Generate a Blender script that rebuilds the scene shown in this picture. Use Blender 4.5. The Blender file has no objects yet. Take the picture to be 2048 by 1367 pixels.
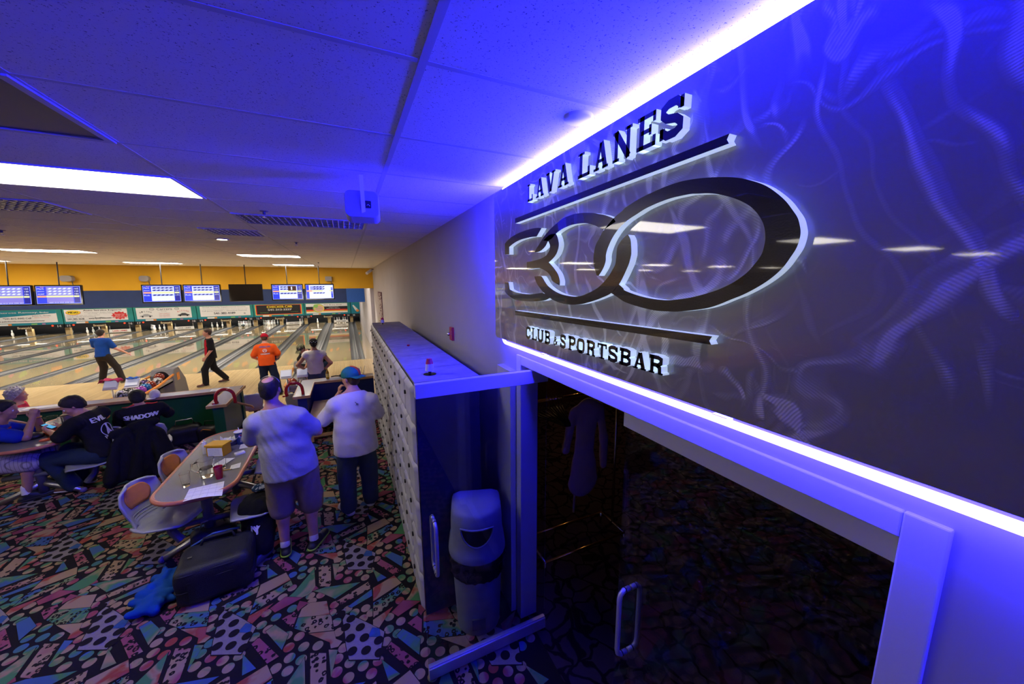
import bpy, bmesh, math, random
import numpy as np
from mathutils import Vector, Matrix, Euler
random.seed(7)
C = bpy.context.scene.collection
sc = bpy.context.scene
PI = math.pi
R = math.radians
# ------------------------------------------------------------------ camera
yaw, pit, rol = R(24.85), R(-9.3), R(-.3)
FW = Vector((math.sin(yaw)*math.cos(pit), math.cos(yaw)*math.cos(pit), math.sin(pit)))
RT0 = Vector((math.cos(yaw), -math.sin(yaw), 0)); UP0 = RT0.cross(FW)
RT = math.cos(rol)*RT0 + math.sin(rol)*UP0; UP = -math.sin(rol)*RT0 + math.cos(rol)*UP0
cd = bpy.data.cameras.new('camera'); cam = bpy.data.objects.new('camera', cd); C.objects.link(cam)
cam.matrix_world = Matrix(((RT.x, UP.x, -FW.x, 0), (RT.y, UP.y, -FW.y, 0), (RT.z, UP.z, -FW.z, 2.62), (0, 0, 0, 1)))
cd.sensor_width = 36; cd.lens = 709/2048*36; cd.clip_start = .02; cd.clip_end = 200
sc.camera = cam
# ------------------------------------------------------------------ world, exposure, sampling
w = bpy.data.worlds.new('world'); sc.world = w; w.use_nodes = True
w.node_tree.nodes['Background'].inputs[0].default_value = (.5, .5, .6, 1)
w.node_tree.nodes['Background'].inputs[1].default_value = .02
sc.view_settings.view_transform = 'Standard'; sc.view_settings.look = 'None'
sc.view_settings.gamma = 1; sc.view_settings.use_curve_mapping = False
sc.view_settings.exposure = 0
cy = sc.cycles
cy.use_denoising = True; cy.max_bounces = 8; cy.diffuse_bounces = 3; cy.glossy_bounces = 4
cy.transmission_bounces = 6; cy.transparent_max_bounces = 12; cy.caustics_reflective = False; cy.caustics_refractive = False
cy.sample_clamp_indirect = 40
# light strengths: fluorescent panels over the concourse, over the lanes, and the blue tubes round the sign
E_NEAR, E_FAR, E_LANE = 14.0, 30.0, 38.0
E_TUBE, E_TUBE_LOW = (12, 10.5, 1250.0), (2.2, 1.7, 105.0)
# ------------------------------------------------------------------ materials
def mat(name, col=(.5, .5, .5), rough=.5, metal=0, emit=None, es=1, noise=0, nscale=20, bump=0, bscale=60, coat=0, trans=0, ior=1.45, alpha=1, spec=.5, aniso=0):
    m = bpy.data.materials.new(name); m.use_nodes = True
    nt = m.node_tree; b = nt.nodes['Principled BSDF']
    b.inputs['Base Color'].default_value = (*col, 1); b.inputs['Roughness'].default_value = rough
    b.inputs['Metallic'].default_value = metal; b.inputs['Coat Weight'].default_value = coat
    b.inputs['Transmission Weight'].default_value = trans; b.inputs['IOR'].default_value = ior
    b.inputs['Specular IOR Level'].default_value = spec; b.inputs['Alpha'].default_value = alpha
    if emit is not None:
        b.inputs['Emission Color'].default_value = (*emit, 1); b.inputs['Emission Strength'].default_value = es
    if noise or bump:
        tc = nt.nodes.new('ShaderNodeTexCoord')
    if noise:
        n = nt.nodes.new('ShaderNodeTexNoise'); n.inputs['Scale'].default_value = nscale; n.inputs['Detail'].default_value = 4
        nt.links.new(tc.outputs['Object'], n.inputs['Vector'])
        mr = nt.nodes.new('ShaderNodeMapRange'); mr.inputs[1].default_value = .3; mr.inputs[2].default_value = .7
        mr.inputs[3].default_value = 1-noise; mr.inputs[4].default_value = 1+noise*.6
        nt.links.new(n.outputs[0], mr.inputs[0])
        mx = nt.nodes.new('ShaderNodeVectorMath'); mx.operation = 'SCALE'; mx.inputs[0].default_value = col
        nt.links.new(mr.outputs[0], mx.inputs[3]); nt.links.new(mx.outputs[0], b.inputs['Base Color'])
    if bump:
        n = nt.nodes.new('ShaderNodeTexNoise'); n.inputs['Scale'].default_value = bscale; n.inputs['Detail'].default_value = 3
        nt.links.new(tc.outputs['Object'], n.inputs['Vector'])
        bp = nt.nodes.new('ShaderNodeBump'); bp.inputs['Strength'].default_value = bump; bp.inputs['Distance'].default_value = .01
        nt.links.new(n.outputs[0], bp.inputs['Height']); nt.links.new(bp.outputs[0], b.inputs['Normal'])
    return m
def ramp(nt, stops, interp='LINEAR'):
    r = nt.nodes.new('ShaderNodeValToRGB'); cr = r.color_ramp; cr.interpolation = interp
    while len(cr.elements) < len(stops): cr.elements.new(.5)
    for e, (p, c) in zip(cr.elements, stops): e.position = p; e.color = (*c, 1)
    return r
def node(nt, t, **kw):
    n = nt.nodes.new(t)
    for k, v in kw.items(): setattr(n, k, v)
    return n
def tie(name, stops, scale=3.5, rough=.95, leopard=False, dark=(.012, .01, .014)):
    stops = [(p, tuple(v*.62 for v in c)) for p, c in stops]
    m = mat(name, (.5, .5, .5), rough, spec=.1); nt = m.node_tree; b = nt.nodes['Principled BSDF']
    tc = node(nt, 'ShaderNodeTexCoord'); n = node(nt, 'ShaderNodeTexNoise'); n.inputs['Scale'].default_value = scale
    n.inputs['Detail'].default_value = 3; n.inputs['Distortion'].default_value = .6
    nt.links.new(tc.outputs['Object'], n.inputs['Vector'])
    mr = node(nt, 'ShaderNodeMapRange'); mr.inputs[1].default_value = .32; mr.inputs[2].default_value = .68
    nt.links.new(n.outputs[0], mr.inputs[0]); r = ramp(nt, stops); nt.links.new(mr.outputs[0], r.inputs[0])
    out = r.outputs[0]
    if leopard:
        v = node(nt, 'ShaderNodeTexVoronoi'); v.inputs['Scale'].default_value = 24; v.inputs['Randomness'].default_value = .75
        n2 = node(nt, 'ShaderNodeTexNoise'); n2.inputs['Scale'].default_value = 60; nt.links.new(tc.outputs['Object'], n2.inputs['Vector'])
        vm = node(nt, 'ShaderNodeVectorMath', operation='MULTIPLY_ADD'); vm.inputs[1].default_value = (.02, .02, 0)
        nt.links.new(n2.outputs[1], vm.inputs[0]); nt.links.new(tc.outputs['Object'], vm.inputs[2]); nt.links.new(vm.outputs[0], v.inputs['Vector'])
        lr = ramp(nt, [(0, (1, 1, 1)), (.13, (1, 1, 1)), (.17, (0, 0, 0)), (.40, (0, 0, 0)), (.45, (1, 1, 1))])
        nt.links.new(v.outputs['Distance'], lr.inputs[0])
        mx = node(nt, 'ShaderNodeMix', data_type='RGBA'); nt.links.new(lr.outputs[0], mx.inputs[0])
        mx.inputs[6].default_value = (*dark, 1); nt.links.new(out, mx.inputs[7]); out = mx.outputs[2]
    nt.links.new(out, b.inputs['Base Color'])
    return m
def wood(name, c1, c2, rough=.35, scale=(1, 12, 12), coat=0, boards=None):
    m = mat(name, c1, rough, coat=coat); nt = m.node_tree; b = nt.nodes['Principled BSDF']
    tc = node(nt, 'ShaderNodeTexCoord'); mp = node(nt, 'ShaderNodeMapping'); mp.inputs['Scale'].default_value = scale
    n = node(nt, 'ShaderNodeTexNoise'); n.inputs['Scale'].default_value = 4; n.inputs['Detail'].default_value = 6; n.inputs['Roughness'].default_value = .6
    nt.links.new(tc.outputs['Object'], mp.inputs[0]); nt.links.new(mp.outputs[0], n.inputs['Vector'])
    r = ramp(nt, [(.3, c1), (.7, c2)]); nt.links.new(n.outputs[0], r.inputs[0]); out = r.outputs[0]
    if boards:
        sep = node(nt, 'ShaderNodeSeparateXYZ'); nt.links.new(tc.outputs['Object'], sep.inputs[0])
        dv = node(nt, 'ShaderNodeMath', operation='DIVIDE'); dv.inputs[1].default_value = boards; nt.links.new(sep.outputs[0], dv.inputs[0])
        fl = node(nt, 'ShaderNodeMath', operation='FLOOR'); nt.links.new(dv.outputs[0], fl.inputs[0])
        wn = node(nt, 'ShaderNodeTexWhiteNoise', noise_dimensions='1D'); nt.links.new(fl.outputs[0], wn.inputs['W'])
        mr = node(nt, 'ShaderNodeMapRange'); mr.inputs[3].default_value = .86; mr.inputs[4].default_value = 1.08; nt.links.new(wn.outputs[0], mr.inputs[0])
        vs = node(nt, 'ShaderNodeVectorMath', operation='SCALE'); nt.links.new(out, vs.inputs[0]); nt.links.new(mr.outputs[0], vs.inputs[3]); out = vs.outputs[0]
    nt.links.new(out, b.inputs['Base Color'])
    return m
M = {}
def mm(k, *a, **kw): M[k] = mat(k, *a, **kw); return M[k]
mm('white_plastic', (.7, .7, .72), .4); mm('black', (.012, .012, .014), .45); mm('black_gloss', (.008, .008, .01), .12)
mm('rubber', (.02, .02, .022), .8); mm('chrome', (.75, .75, .77), .16, 1); mm('steel', (.45, .45, .48), .35, 1)
mm('paper', (.8, .8, .78), .8, noise=.03); mm('ink', (.04, .04, .06), .8); mm('grey_plastic', (.36, .37, .4), .38, bump=.05, bscale=300)
mm('dark_grey', (.09, .09, .1), .5); mm('orange_plastic', (.75, .27, .04), .45, noise=.08); mm('skin', (.55, .27, .18), .55, noise=.12, nscale=14)
mm('skin_tan', (.42, .21, .12), .55, noise=.12, nscale=14); mm('eye_white', (.8, .8, .78), .2); mm('eye_dark', (.02, .012, .01), .15); mm('lip', (.42, .14, .11), .5)
mm('red', (.55, .02, .03), .35); mm('white_cloth', (.75, .72, .74), .9, bump=.25, bscale=40); mm('glass_clear', (1, 1, 1), .02, trans=1, ior=1.3)
# ------------------------------------------------------------------ mesh builder
class MB:
    def __init__(s): s.v = []; s.f = []; s.m = []
    def add(s, vs, fs, m=0):
        k = len(s.v); s.v += [tuple(map(float, v)) for v in vs]; s.f += [tuple(i+k for i in f) for f in fs]; s.m += [m]*len(fs); return s
    def box(s, c, d, m=0, rot=None):
        vs = [Vector((x*d[0]/2, y*d[1]/2, z*d[2]/2)) for x in (-1, 1) for y in (-1, 1) for z in (-1, 1)]
        if rot: E = Euler(rot).to_matrix(); vs = [E @ v for v in vs]
        vs = [v+Vector(c) for v in vs]
        return s.add(vs, [(0, 1, 3, 2), (4, 6, 7, 5), (0, 4, 5, 1), (2, 3, 7, 6), (0, 2, 6, 4), (1, 5, 7, 3)], m)
    def bb(s, x0, x1, y0, y1, z0, z1, m=0): return s.box(((x0+x1)/2, (y0+y1)/2, (z0+z1)/2), (x1-x0, y1-y0, z1-z0), m)
    def tube(s, pts, r, n=8, m=0, closed=False, cap=True):
        pts = [Vector(p) for p in pts]; L = len(pts); rs = r if isinstance(r, (list, tuple)) else [r]*L
        vs = []; prev = None
        for i, p in enumerate(pts):
            a = pts[(i-1) % L] if (i or closed) else p; b = pts[(i+1) % L] if (i < L-1 or closed) else p
            t = (b-a).normalized()
            if prev is None: u = t.orthogonal().normalized()
            else: u = (prev-t*prev.dot(t)); u = u.normalized() if u.length > 1e-6 else t.orthogonal().normalized()
            prev = u; v = t.cross(u)
            vs += [p+rs[i]*(math.cos(2*PI*k/n)*u+math.sin(2*PI*k/n)*v) for k in range(n)]
        fs = []
        for i in range(L if closed else L-1):
            j = (i+1) % L
            fs += [(i*n+k, i*n+(k+1) % n, j*n+(k+1) % n, j*n+k) for k in range(n)]
        if cap and not closed: fs += [tuple(range(n))[::-1], tuple((L-1)*n+k for k in range(n))]
        return s.add(vs, fs, m)
    def cyl(s, a, b, r, r2=None, n=20, m=0): return s.tube([a, b], [r, r if r2 is None else r2], n, m)
    def lathe(s, prof, c=(0, 0, 0), n=24, m=0, sx=1, sy=1, rot=None):
        vs = [Vector((r*sx*math.cos(2*PI*k/n), r*sy*math.sin(2*PI*k/n), z)) for r, z in prof for k in range(n)]
        if rot: E = Euler(rot).to_matrix(); vs = [E @ v for v in vs]
        vs = [v+Vector(c) for v in vs]; L = len(prof)
        fs = [(i*n+k, i*n+(k+1) % n, (i+1)*n+(k+1) % n, (i+1)*n+k) for i in range(L-1) for k in range(n)]
        fs += [tuple(range(n))[::-1], tuple((L-1)*n+k for k in range(n))]
        return s.add(vs, fs, m)
    def ball(s, c, r, m=0, n=20, sc=(1, 1, 1), rot=None):
        k = n//2; vs = []; 
        prof = [(math.sin(PI*i/k), -math.cos(PI*i/k)) for i in range(k+1)]
        prof[0] = (1e-4, -1); prof[-1] = (1e-4, 1)
        for q, z in prof:
            for j in range(n): vs.append(Vector((r*sc[0]*q*math.cos(2*PI*j/n), r*sc[1]*q*math.sin(2*PI*j/n), r*sc[2]*z)))
        if rot: E = Euler(rot).to_matrix(); vs = [E @ v for v in vs]
        vs = [v+Vector(c) for v in vs]
        fs = [(i*n+j, i*n+(j+1) % n, (i+1)*n+(j+1) % n, (i+1)*n+j) for i in range(k) for j in range(n)]
        return s.add(vs, fs, m)
    def prism(s, poly, f0, f1, m=0, ms=None):
        """poly 2-D; f0, f1 map (a, b) to 3-D points of the front and back faces"""
        A = sum(poly[i-1][0]*poly[i][1]-poly[i][0]*poly[i-1][1] for i in range(len(poly)))
        if A < 0: poly = poly[::-1]
        n = len(poly); k = len(s.v)
        s.v += [tuple(f0(*p)) for p in poly]+[tuple(f1(*p)) for p in poly]
        s.f += [tuple(k+i for i in range(n)), tuple(k+n+i for i in range(n))[::-1]]; s.m += [m, m]
        s.f += [(k+(i+1) % n, k+i, k+n+i, k+n+(i+1) % n) for i in range(n)]; s.m += [m if ms is None else ms]*n
        return s
    def ext(s, poly, z0, z1, m=0, ms=None): return s.prism(poly, lambda a, b: (a, b, z1), lambda a, b: (a, b, z0), m, ms)
    def grid(s, fn, nu, nv, m=0):
        vs = [fn(i/nu, j/nv) for i in range(nu+1) for j in range(nv+1)]
        return s.add(vs, [(i*(nv+1)+j, (i+1)*(nv+1)+j, (i+1)*(nv+1)+j+1, i*(nv+1)+j+1) for i in range(nu) for j in range(nv)], m)
    def build(s, name, mats, parent=None, smooth=False, bevel=0, world=False, solid=0, sub=0, auto=None):
        me = bpy.data.meshes.new(name)
        vs = s.v
        if world and parent is not None:
            b = base_of(parent); vs = [(v[0]-b[0], v[1]-b[1], v[2]-b[2]) for v in vs]
        me.from_pydata(vs, [], s.f)
        mats = mats if isinstance(mats, (list, tuple)) else [mats]
        for m in mats: me.materials.append(M[m] if isinstance(m, str) else m)
        me.polygons.foreach_set('material_index', s.m)
        if smooth or auto: me.polygons.foreach_set('use_smooth', [True]*len(me.polygons))
        if auto: me.set_sharp_from_angle(angle=R(auto))
        me.update()
        o = bpy.data.objects.new(name, me); C.objects.link(o)
        if parent is not None: o.parent = parent
        if solid:
            q = o.modifiers.new('s', 'SOLIDIFY'); q.thickness = solid; q.offset = 0
        if bevel:
            q = o.modifiers.new('b', 'BEVEL'); q.width = bevel; q.segments = 2; q.limit_method = 'ANGLE'; q.angle_limit = R(40)
        if sub:
            q = o.modifiers.new('u', 'SUBSURF'); q.levels = sub; q.render_levels = sub
        return o
def base_of(o):
    b = Vector((0, 0, 0))
    while o is not None: b = b+o.location; o = o.parent
    return b
def tag(o, label, cat=None, group=None, kind=None):
    if label: o['label'] = label
    if cat: o['category'] = cat
    if group: o['group'] = group
    if kind: o['kind'] = kind
    return o
def thing(name, label, cat, loc=(0, 0, 0), rotz=0, group=None):
    o = bpy.data.objects.new(name, None); C.objects.link(o); o.empty_display_size = .1
    o.location = loc; o.rotation_euler = (0, 0, rotz); return tag(o, label, cat, group)
def struct(o): o['kind'] = 'structure'; return o
def dup(root, loc, rotz=0, label=None, group=None):
    def cp(o, par):
        c = o.copy(); C.objects.link(c)
        if par is not None: c.parent = par
        for k in o.children: cp(k, c)
        return c
    r = cp(root, None); r.location = loc; r.rotation_euler = (0, 0, rotz)
    if label: r['label'] = label
    if group: r['group'] = group
    return r
_fc = {}
def text_poly(body):
    """the built-in lettering as flat faces: verts 2-D, faces, width, height"""
    if body in _fc: return _fc[body]
    cu = bpy.data.curves.new('t', 'FONT'); cu.body = body; cu.size = 1; cu.resolution_u = 3
    o = bpy.data.objects.new('t', cu); C.objects.link(o)
    dg = bpy.context.evaluated_depsgraph_get(); me = bpy.data.meshes.new_from_object(o.evaluated_get(dg))
    vs = [(v.co.x, v.co.y) for v in me.vertices]; fs = [tuple(p.vertices) for p in me.polygons]
    bpy.data.objects.remove(o); bpy.data.curves.remove(cu); bpy.data.meshes.remove(me)
    xs = [v[0] for v in vs] or [0]; ys = [v[1] for v in vs] or [0]
    x0, y0 = min(xs), min(ys); W, H = max(xs)-x0, max(ys)-y0
    _fc[body] = ([(x-x0, y-y0) for x, y in vs], fs, W, H); return _fc[body]
def put_text(mb, body, fn, x0, y0, w, h, m=0, bold=0):
    """lettering scaled into the box (x0, y0, w, h); fn maps (x, y) to 3-D"""
    vs, fs, W, H = text_poly(body)
    for d in ([0] if not bold else [0, bold]):
        mb.add([fn(x0+x/W*(w-bold)+d, y0+y/max(H, 1e-6)*h) for x, y in vs], fs, m)
CP=[('tie',[(-0.455,3.452),(-0.428,3.187),(-0.482,3.144),(-0.681,3.099),(-0.686,3.140),(-0.595,3.228)]),
('pink',[(-0.429,3.220),(-0.404,3.179),(-0.459,3.166)]),
('leo',[(-0.423,3.468),(-0.318,3.419),(-0.307,3.190),(-0.321,3.158),(-0.403,3.202)]),
('cool',[(-0.303,3.437),(-0.242,3.408),(-0.281,3.223)]),
('cool',[(-0.448,3.168),(-0.354,3.168),(-0.067,3.094),(-0.272,3.000),(-0.381,3.117)]),
('leo',[(-0.261,2.970),(-0.006,3.070),(0.016,2.988),(-0.225,2.918)]),
('cool',[(0.017,2.972),(0.016,2.899),(-0.147,2.848),(-0.174,2.875)]),
('warm',[(-0.460,3.048),(-0.333,3.008),(-0.306,2.858),(-0.537,2.935),(-0.518,3.013)]),
('pink',[(-0.541,3.106),(-0.468,3.054),(-0.524,3.018),(-0.542,2.996),(-0.558,3.041)]),
('leoc',[(-0.537,2.935),(-0.305,2.856),(-0.293,2.834),(-0.272,2.695),(-0.450,2.754),(-0.552,2.843)]),
('leop',[(-0.651,2.975),(-0.571,3.010),(-0.541,2.959),(-0.565,2.849)]),
('warm',[(-0.449,2.749),(-0.270,2.689),(-0.257,2.615),(-0.212,2.574),(-0.240,2.541),(-0.289,2.550),(-0.297,2.603)]),
('white',[(-0.213,2.761),(-0.190,2.808),(-0.088,2.711),(0.003,2.612),(0.081,2.517),(0.052,2.416),(0.027,2.318),(-0.169,2.404),(-0.190,2.529),(-0.196,2.626)]),
('white',[(-0.265,2.839),(-0.190,2.868),(-0.188,2.810)]),
('blue',[(-0.039,2.528),(-0.002,2.593),(0.047,2.561),(0.047,2.488)]),
('warm',[(0.006,2.658),(0.166,2.715),(0.044,2.567),(0.003,2.609)]),
('leoc',[(0.017,2.819),(0.163,2.861),(0.265,2.920),(0.288,2.855),(0.176,2.774),(0.007,2.666)]),
('warm',[(0.026,2.979),(0.212,3.042),(0.262,2.927),(0.018,2.834)]),
('cool',[(0.038,3.202),(0.147,3.044),(0.070,3.029)]),
('leop',[(0.114,2.417),(0.278,2.183),(0.210,2.160),(0.077,2.374)]),
('cool',[(0.208,2.482),(0.318,2.345),(0.289,2.227),(0.152,2.447)]),
('pink',[(0.145,2.664),(0.248,2.740),(0.382,2.667),(0.189,2.603)])]
CD=[(-0.509,2.756),(-0.470,2.653),(-0.376,2.617),(-0.568,2.693),(-0.553,2.604),(-0.554,2.509),(-0.477,2.554),(-0.239,2.667),(-0.205,2.518),(-0.257,2.764),(-0.241,2.451),(-0.163,2.386),(-0.080,2.323),(-0.246,2.357),(-0.173,2.284),(-0.030,2.246),(0.018,2.315),(0.083,2.436),(0.113,2.526),(0.204,2.556),(0.127,2.632),(0.167,2.464),(0.269,2.103),(-0.064,2.708),(-0.124,2.793),(-0.041,2.797),(-0.274,2.942),(-0.589,3.051),(-0.463,3.125),(-0.383,3.097),(0.223,2.752),(0.284,2.825),(-0.003,2.734),(-0.447,3.057),(-0.293,2.870),(0.307,2.342),(-0.176,2.848)]
CB=[(-0.158,2.572),(-0.062,2.531),(-0.087,2.633),(0.033,2.463),(-0.147,2.461),(-0.056,2.425),(-0.152,2.741),(-0.190,2.681),(0.031,2.366),(-0.224,2.819)]
LOGO={
 'zero_right': [(1.218,2.653),(1.235,2.689),(1.242,2.730),(1.232,2.774),(1.208,2.802),(1.186,2.827),(1.126,2.867),(1.079,2.886),(1.065,2.894),(0.994,2.912),(0.929,2.921),(0.872,2.926),(0.816,2.926),(0.752,2.918),(0.691,2.905),(0.644,2.891),(0.604,2.873),(0.572,2.854),(0.545,2.831),(0.524,2.809),(0.508,2.787),(0.495,2.767),(0.488,2.747),(0.485,2.732),(0.486,2.716),(0.490,2.698),(0.499,2.680),(0.511,2.659),(0.527,2.640),(0.549,2.621),(0.576,2.603),(0.605,2.587),(0.635,2.574),(0.668,2.559),(0.703,2.547),(0.749,2.538),(0.804,2.530),(0.850,2.528),(0.899,2.528),(0.970,2.536),(1.043,2.550),(1.083,2.566),(1.122,2.582),(1.080,2.616),(1.055,2.601),(1.046,2.593),(0.985,2.578),(0.929,2.569),(0.877,2.565),(0.829,2.566),(0.761,2.576),(0.707,2.590),(0.679,2.599),(0.655,2.609),(0.630,2.622),(0.610,2.636),(0.594,2.650),(0.582,2.665),(0.572,2.679),(0.565,2.693),(0.562,2.710),(0.561,2.727),(0.564,2.747),(0.570,2.765),(0.579,2.781),(0.590,2.796),(0.608,2.814),(0.629,2.829),(0.652,2.842),(0.676,2.853),(0.704,2.864),(0.733,2.872),(0.760,2.877),(0.787,2.882),(0.821,2.884),(0.856,2.885),(0.890,2.883),(0.926,2.879),(0.967,2.872),(1.005,2.861),(1.036,2.852),(1.062,2.842),(1.087,2.829),(1.110,2.812),(1.131,2.791),(1.146,2.770),(1.158,2.748),(1.163,2.729),(1.163,2.708),(1.177,2.680),(1.204,2.651)],
 'zero_mid': [(1.042,2.795),(1.032,2.782),(1.027,2.770),(1.023,2.743),(1.022,2.725),(1.025,2.711),(1.031,2.692),(1.039,2.677),(1.057,2.647),(1.080,2.616),(1.122,2.582),(1.174,2.563),(1.231,2.547),(1.277,2.537),(1.325,2.528),(1.412,2.522),(1.508,2.528),(1.593,2.547),(1.674,2.582),(1.735,2.623),(1.763,2.660),(1.693,2.661),(1.669,2.651),(1.645,2.631),(1.617,2.611),(1.572,2.592),(1.530,2.579),(1.489,2.570),(1.451,2.565),(1.395,2.561),(1.351,2.562),(1.310,2.568),(1.271,2.579),(1.230,2.593),(1.198,2.607),(1.164,2.630),(1.139,2.651),(1.121,2.672),(1.106,2.692),(1.102,2.717),(1.101,2.737),(1.099,2.753),(1.092,2.765),(1.075,2.781),(1.050,2.795)],
 'zero_arc': [(1.759,2.792),(1.737,2.811),(1.713,2.826),(1.684,2.846),(1.656,2.864),(1.619,2.882),(1.580,2.897),(1.530,2.912),(1.482,2.924),(1.436,2.927),(1.392,2.928),(1.346,2.924),(1.302,2.918),(1.250,2.908),(1.214,2.898),(1.179,2.888),(1.128,2.867),(1.113,2.852),(1.186,2.831),(1.225,2.851),(1.270,2.867),(1.304,2.875),(1.340,2.880),(1.382,2.883),(1.425,2.883),(1.489,2.876),(1.543,2.862),(1.579,2.844),(1.616,2.835),(1.641,2.813),(1.677,2.797),(1.710,2.790),(1.749,2.789)],
 'three_body': [(1.667,2.843),(1.606,2.864),(1.543,2.862),(1.530,2.847),(1.522,2.833),(1.515,2.814),(1.516,2.796),(1.526,2.777),(1.540,2.761),(1.571,2.743),(1.608,2.728),(1.575,2.709),(1.543,2.687),(1.520,2.668),(1.507,2.649),(1.499,2.630),(1.501,2.611),(1.536,2.621),(1.574,2.636),(1.585,2.653),(1.601,2.667),(1.624,2.680),(1.652,2.690),(1.681,2.698),(1.711,2.703),(1.780,2.703),(1.854,2.701),(1.854,2.743),(1.787,2.745),(1.724,2.749),(1.686,2.753),(1.654,2.759),(1.626,2.769),(1.609,2.783),(1.599,2.798),(1.599,2.814),(1.616,2.835)],
 'three_top': [(2.165,2.808),(2.164,2.877),(2.115,2.893),(2.062,2.906),(1.976,2.916),(1.896,2.920),(1.834,2.921),(1.776,2.919),(1.726,2.915),(1.685,2.908),(1.738,2.871),(1.801,2.876),(1.868,2.877),(1.932,2.876),(1.999,2.870),(2.054,2.860),(2.096,2.850),(2.096,2.804)],
 'three_bottom': [(2.169,2.632),(2.108,2.631),(2.091,2.586),(2.042,2.575),(1.986,2.567),(1.910,2.563),(1.839,2.561),(1.760,2.564),(1.673,2.572),(1.638,2.565),(1.593,2.547),(1.626,2.537),(1.661,2.530),(1.721,2.525),(1.798,2.521),(1.896,2.519),(1.986,2.520),(2.058,2.531),(2.118,2.547),(2.152,2.560),(2.170,2.574)],
 'bar_top': [(2.008,3.008),(0.680,3.011),(0.686,2.998),(0.679,2.986),(2.009,2.979)],
 'bar_bottom': [(2.015,2.455),(0.679,2.467),(0.687,2.453),(0.680,2.442),(2.015,2.427)],
}
# ------------------------------------------------------------------ the room
CZ = 3.303
def carpet():
    tan, pk, gr, bl, rd = (.50, .34, .21), (.42, .11, .16), (.10, .30, .13), (.08, .17, .42), (.45, .09, .06)
    ms = [mat('carpet_black', (.012, .010, .014), .95, spec=.1),
          tie('carpet_dots', [(0, bl), (.25, gr), (.45, tan), (.6, tan), (.78, pk), (1, rd)], 4.2),
          tie('carpet_tie', [(0, gr), (.4, gr), (.6, tan), (.8, rd), (1, pk)], 4),
          tie('carpet_warm', [(0, pk), (.35, rd), (.55, tan), (1, tan)], 4),
          tie('carpet_cool', [(0, bl), (.35, bl), (.6, gr), (1, tan)], 4),
          tie('carpet_leopard', [(0, pk), (.5, tan), (1, tan)], 4, leopard=True),
          tie('carpet_leopard_cool', [(0, bl), (.35, bl), (.55, gr), (.8, tan), (1, tan)], 3.5, leopard=True),
          tie('carpet_leopard_pink', [(0, pk), (.6, pk), (1, tan)], 4, leopard=True),
          mat('carpet_white', (.22, .19, .205), .95, noise=.1, nscale=60, spec=.1), mat('carpet_blue', (.035, .09, .26), .95, noise=.2, spec=.1),
          tie('carpet_pink', [(0, pk), (1, (.3, .06, .12))], 5)]
    ix = dict(tie=2, warm=3, cool=4, leo=5, leoc=6, leop=7, white=8, blue=9, pink=10)
    mb = MB(); X0, X1, Y0, Y1 = -8, 1.13, -2.6, 8.02
    mb.bb(X0, X1+.02, Y0, Y1, -.02, 0, 0)
    rnd = random.Random(3)
    for i in range(-10, 4):
        for j in range(-12, 14):
            ox, oy = .9*i, -.46*i+.887*j
            def ok(p): return X0+.02 < p[0]+ox < X1 and Y0+.02 < p[1]+oy < Y1-.02
            for c in CD:
                if ok((c[0]-.05, c[1]-.05)) and ok((c[0]+.05, c[1]+.05)):
                    n = 18; mb.add([(c[0]+ox+.036*math.cos(2*PI*k/n), c[1]+oy+.036*math.sin(2*PI*k/n), .0005) for k in range(n)], [tuple(range(n))], 1)
            for t, (nm, q) in enumerate(CP):
                if all(ok(p) for p in q):
                    cx = sum(p[0] for p in q)/len(q); cy_ = sum(p[1] for p in q)/len(q)
                    A = sum(q[a-1][0]*q[a][1]-q[a][0]*q[a-1][1] for a in range(len(q)))
                    qq = q if A > 0 else q[::-1]
                    z = .001+.0002*t
                    mb.add([(cx+(p[0]-cx)*1.03+ox, cy_+(p[1]-cy_)*1.03+oy, z-.0001) for p in qq], [tuple(range(len(q)))], 0)
                    mb.add([(cx+(p[0]-cx)*.985+ox, cy_+(p[1]-cy_)*.985+oy, z) for p in qq], [tuple(range(len(q)))], ix[nm])
            for c in CB:
                if ok((c[0]-.05, c[1]-.05)) and ok((c[0]+.05, c[1]+.05)):
                    n = 16; mb.add([(c[0]+ox+.034*math.cos(2*PI*k/n), c[1]+oy+.034*math.sin(2*PI*k/n), .0062) for k in range(n)], [tuple(range(n))], 0)
    o = mb.build('floor', ms); struct(o)
carpet()
# approach, lower seating floor, lanes
M['approach'] = wood('approach', (.60, .43, .21), (.70, .52, .28), .22, (12, .8, 1), coat=.3, boards=.027)
M['lane'] = wood('lane', (.44, .32, .16), (.54, .41, .22), .13, (12, .5, 1), coat=.8, boards=.027)
mm('gutter', (.10, .105, .115), .32, noise=.2, nscale=8); mm('gutter_cap', (.19, .19, .2), .35); mm('maroon', (.24, .05, .05), .8, noise=.2, nscale=40)
struct(MB().bb(-24, 1.08, 9.55, 15.7, -.5, -.43).build('floor', 'approach'))
struct(MB().bb(-24, 1.08, 8.0, 9.56, -.5, -.425).build('floor', 'maroon'))
struct(MB().bb(-8, 1.083, 7.98, 8.03, -.5, -.001).build('trim_1', mm('riser', (.3, .3, .28), .6)))
struct(MB().bb(-24, 1.08, 15.7, 34.3, -.72, -.62).build('floor', 'black'))
for k in range(7):
    for a, b_ in ((-1.05, 0), (-2.76, -1.71)):
        o = MB().bb(a-3.29*k, b_-3.29*k, 15.7, 33.4, -.62, -.43).build('bowling_lane', 'lane'); struct(o)
struct(MB().bb(.53, .93, 15.7, 33.4, -.62, -.43).build('bowling_lane', 'lane'))
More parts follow.
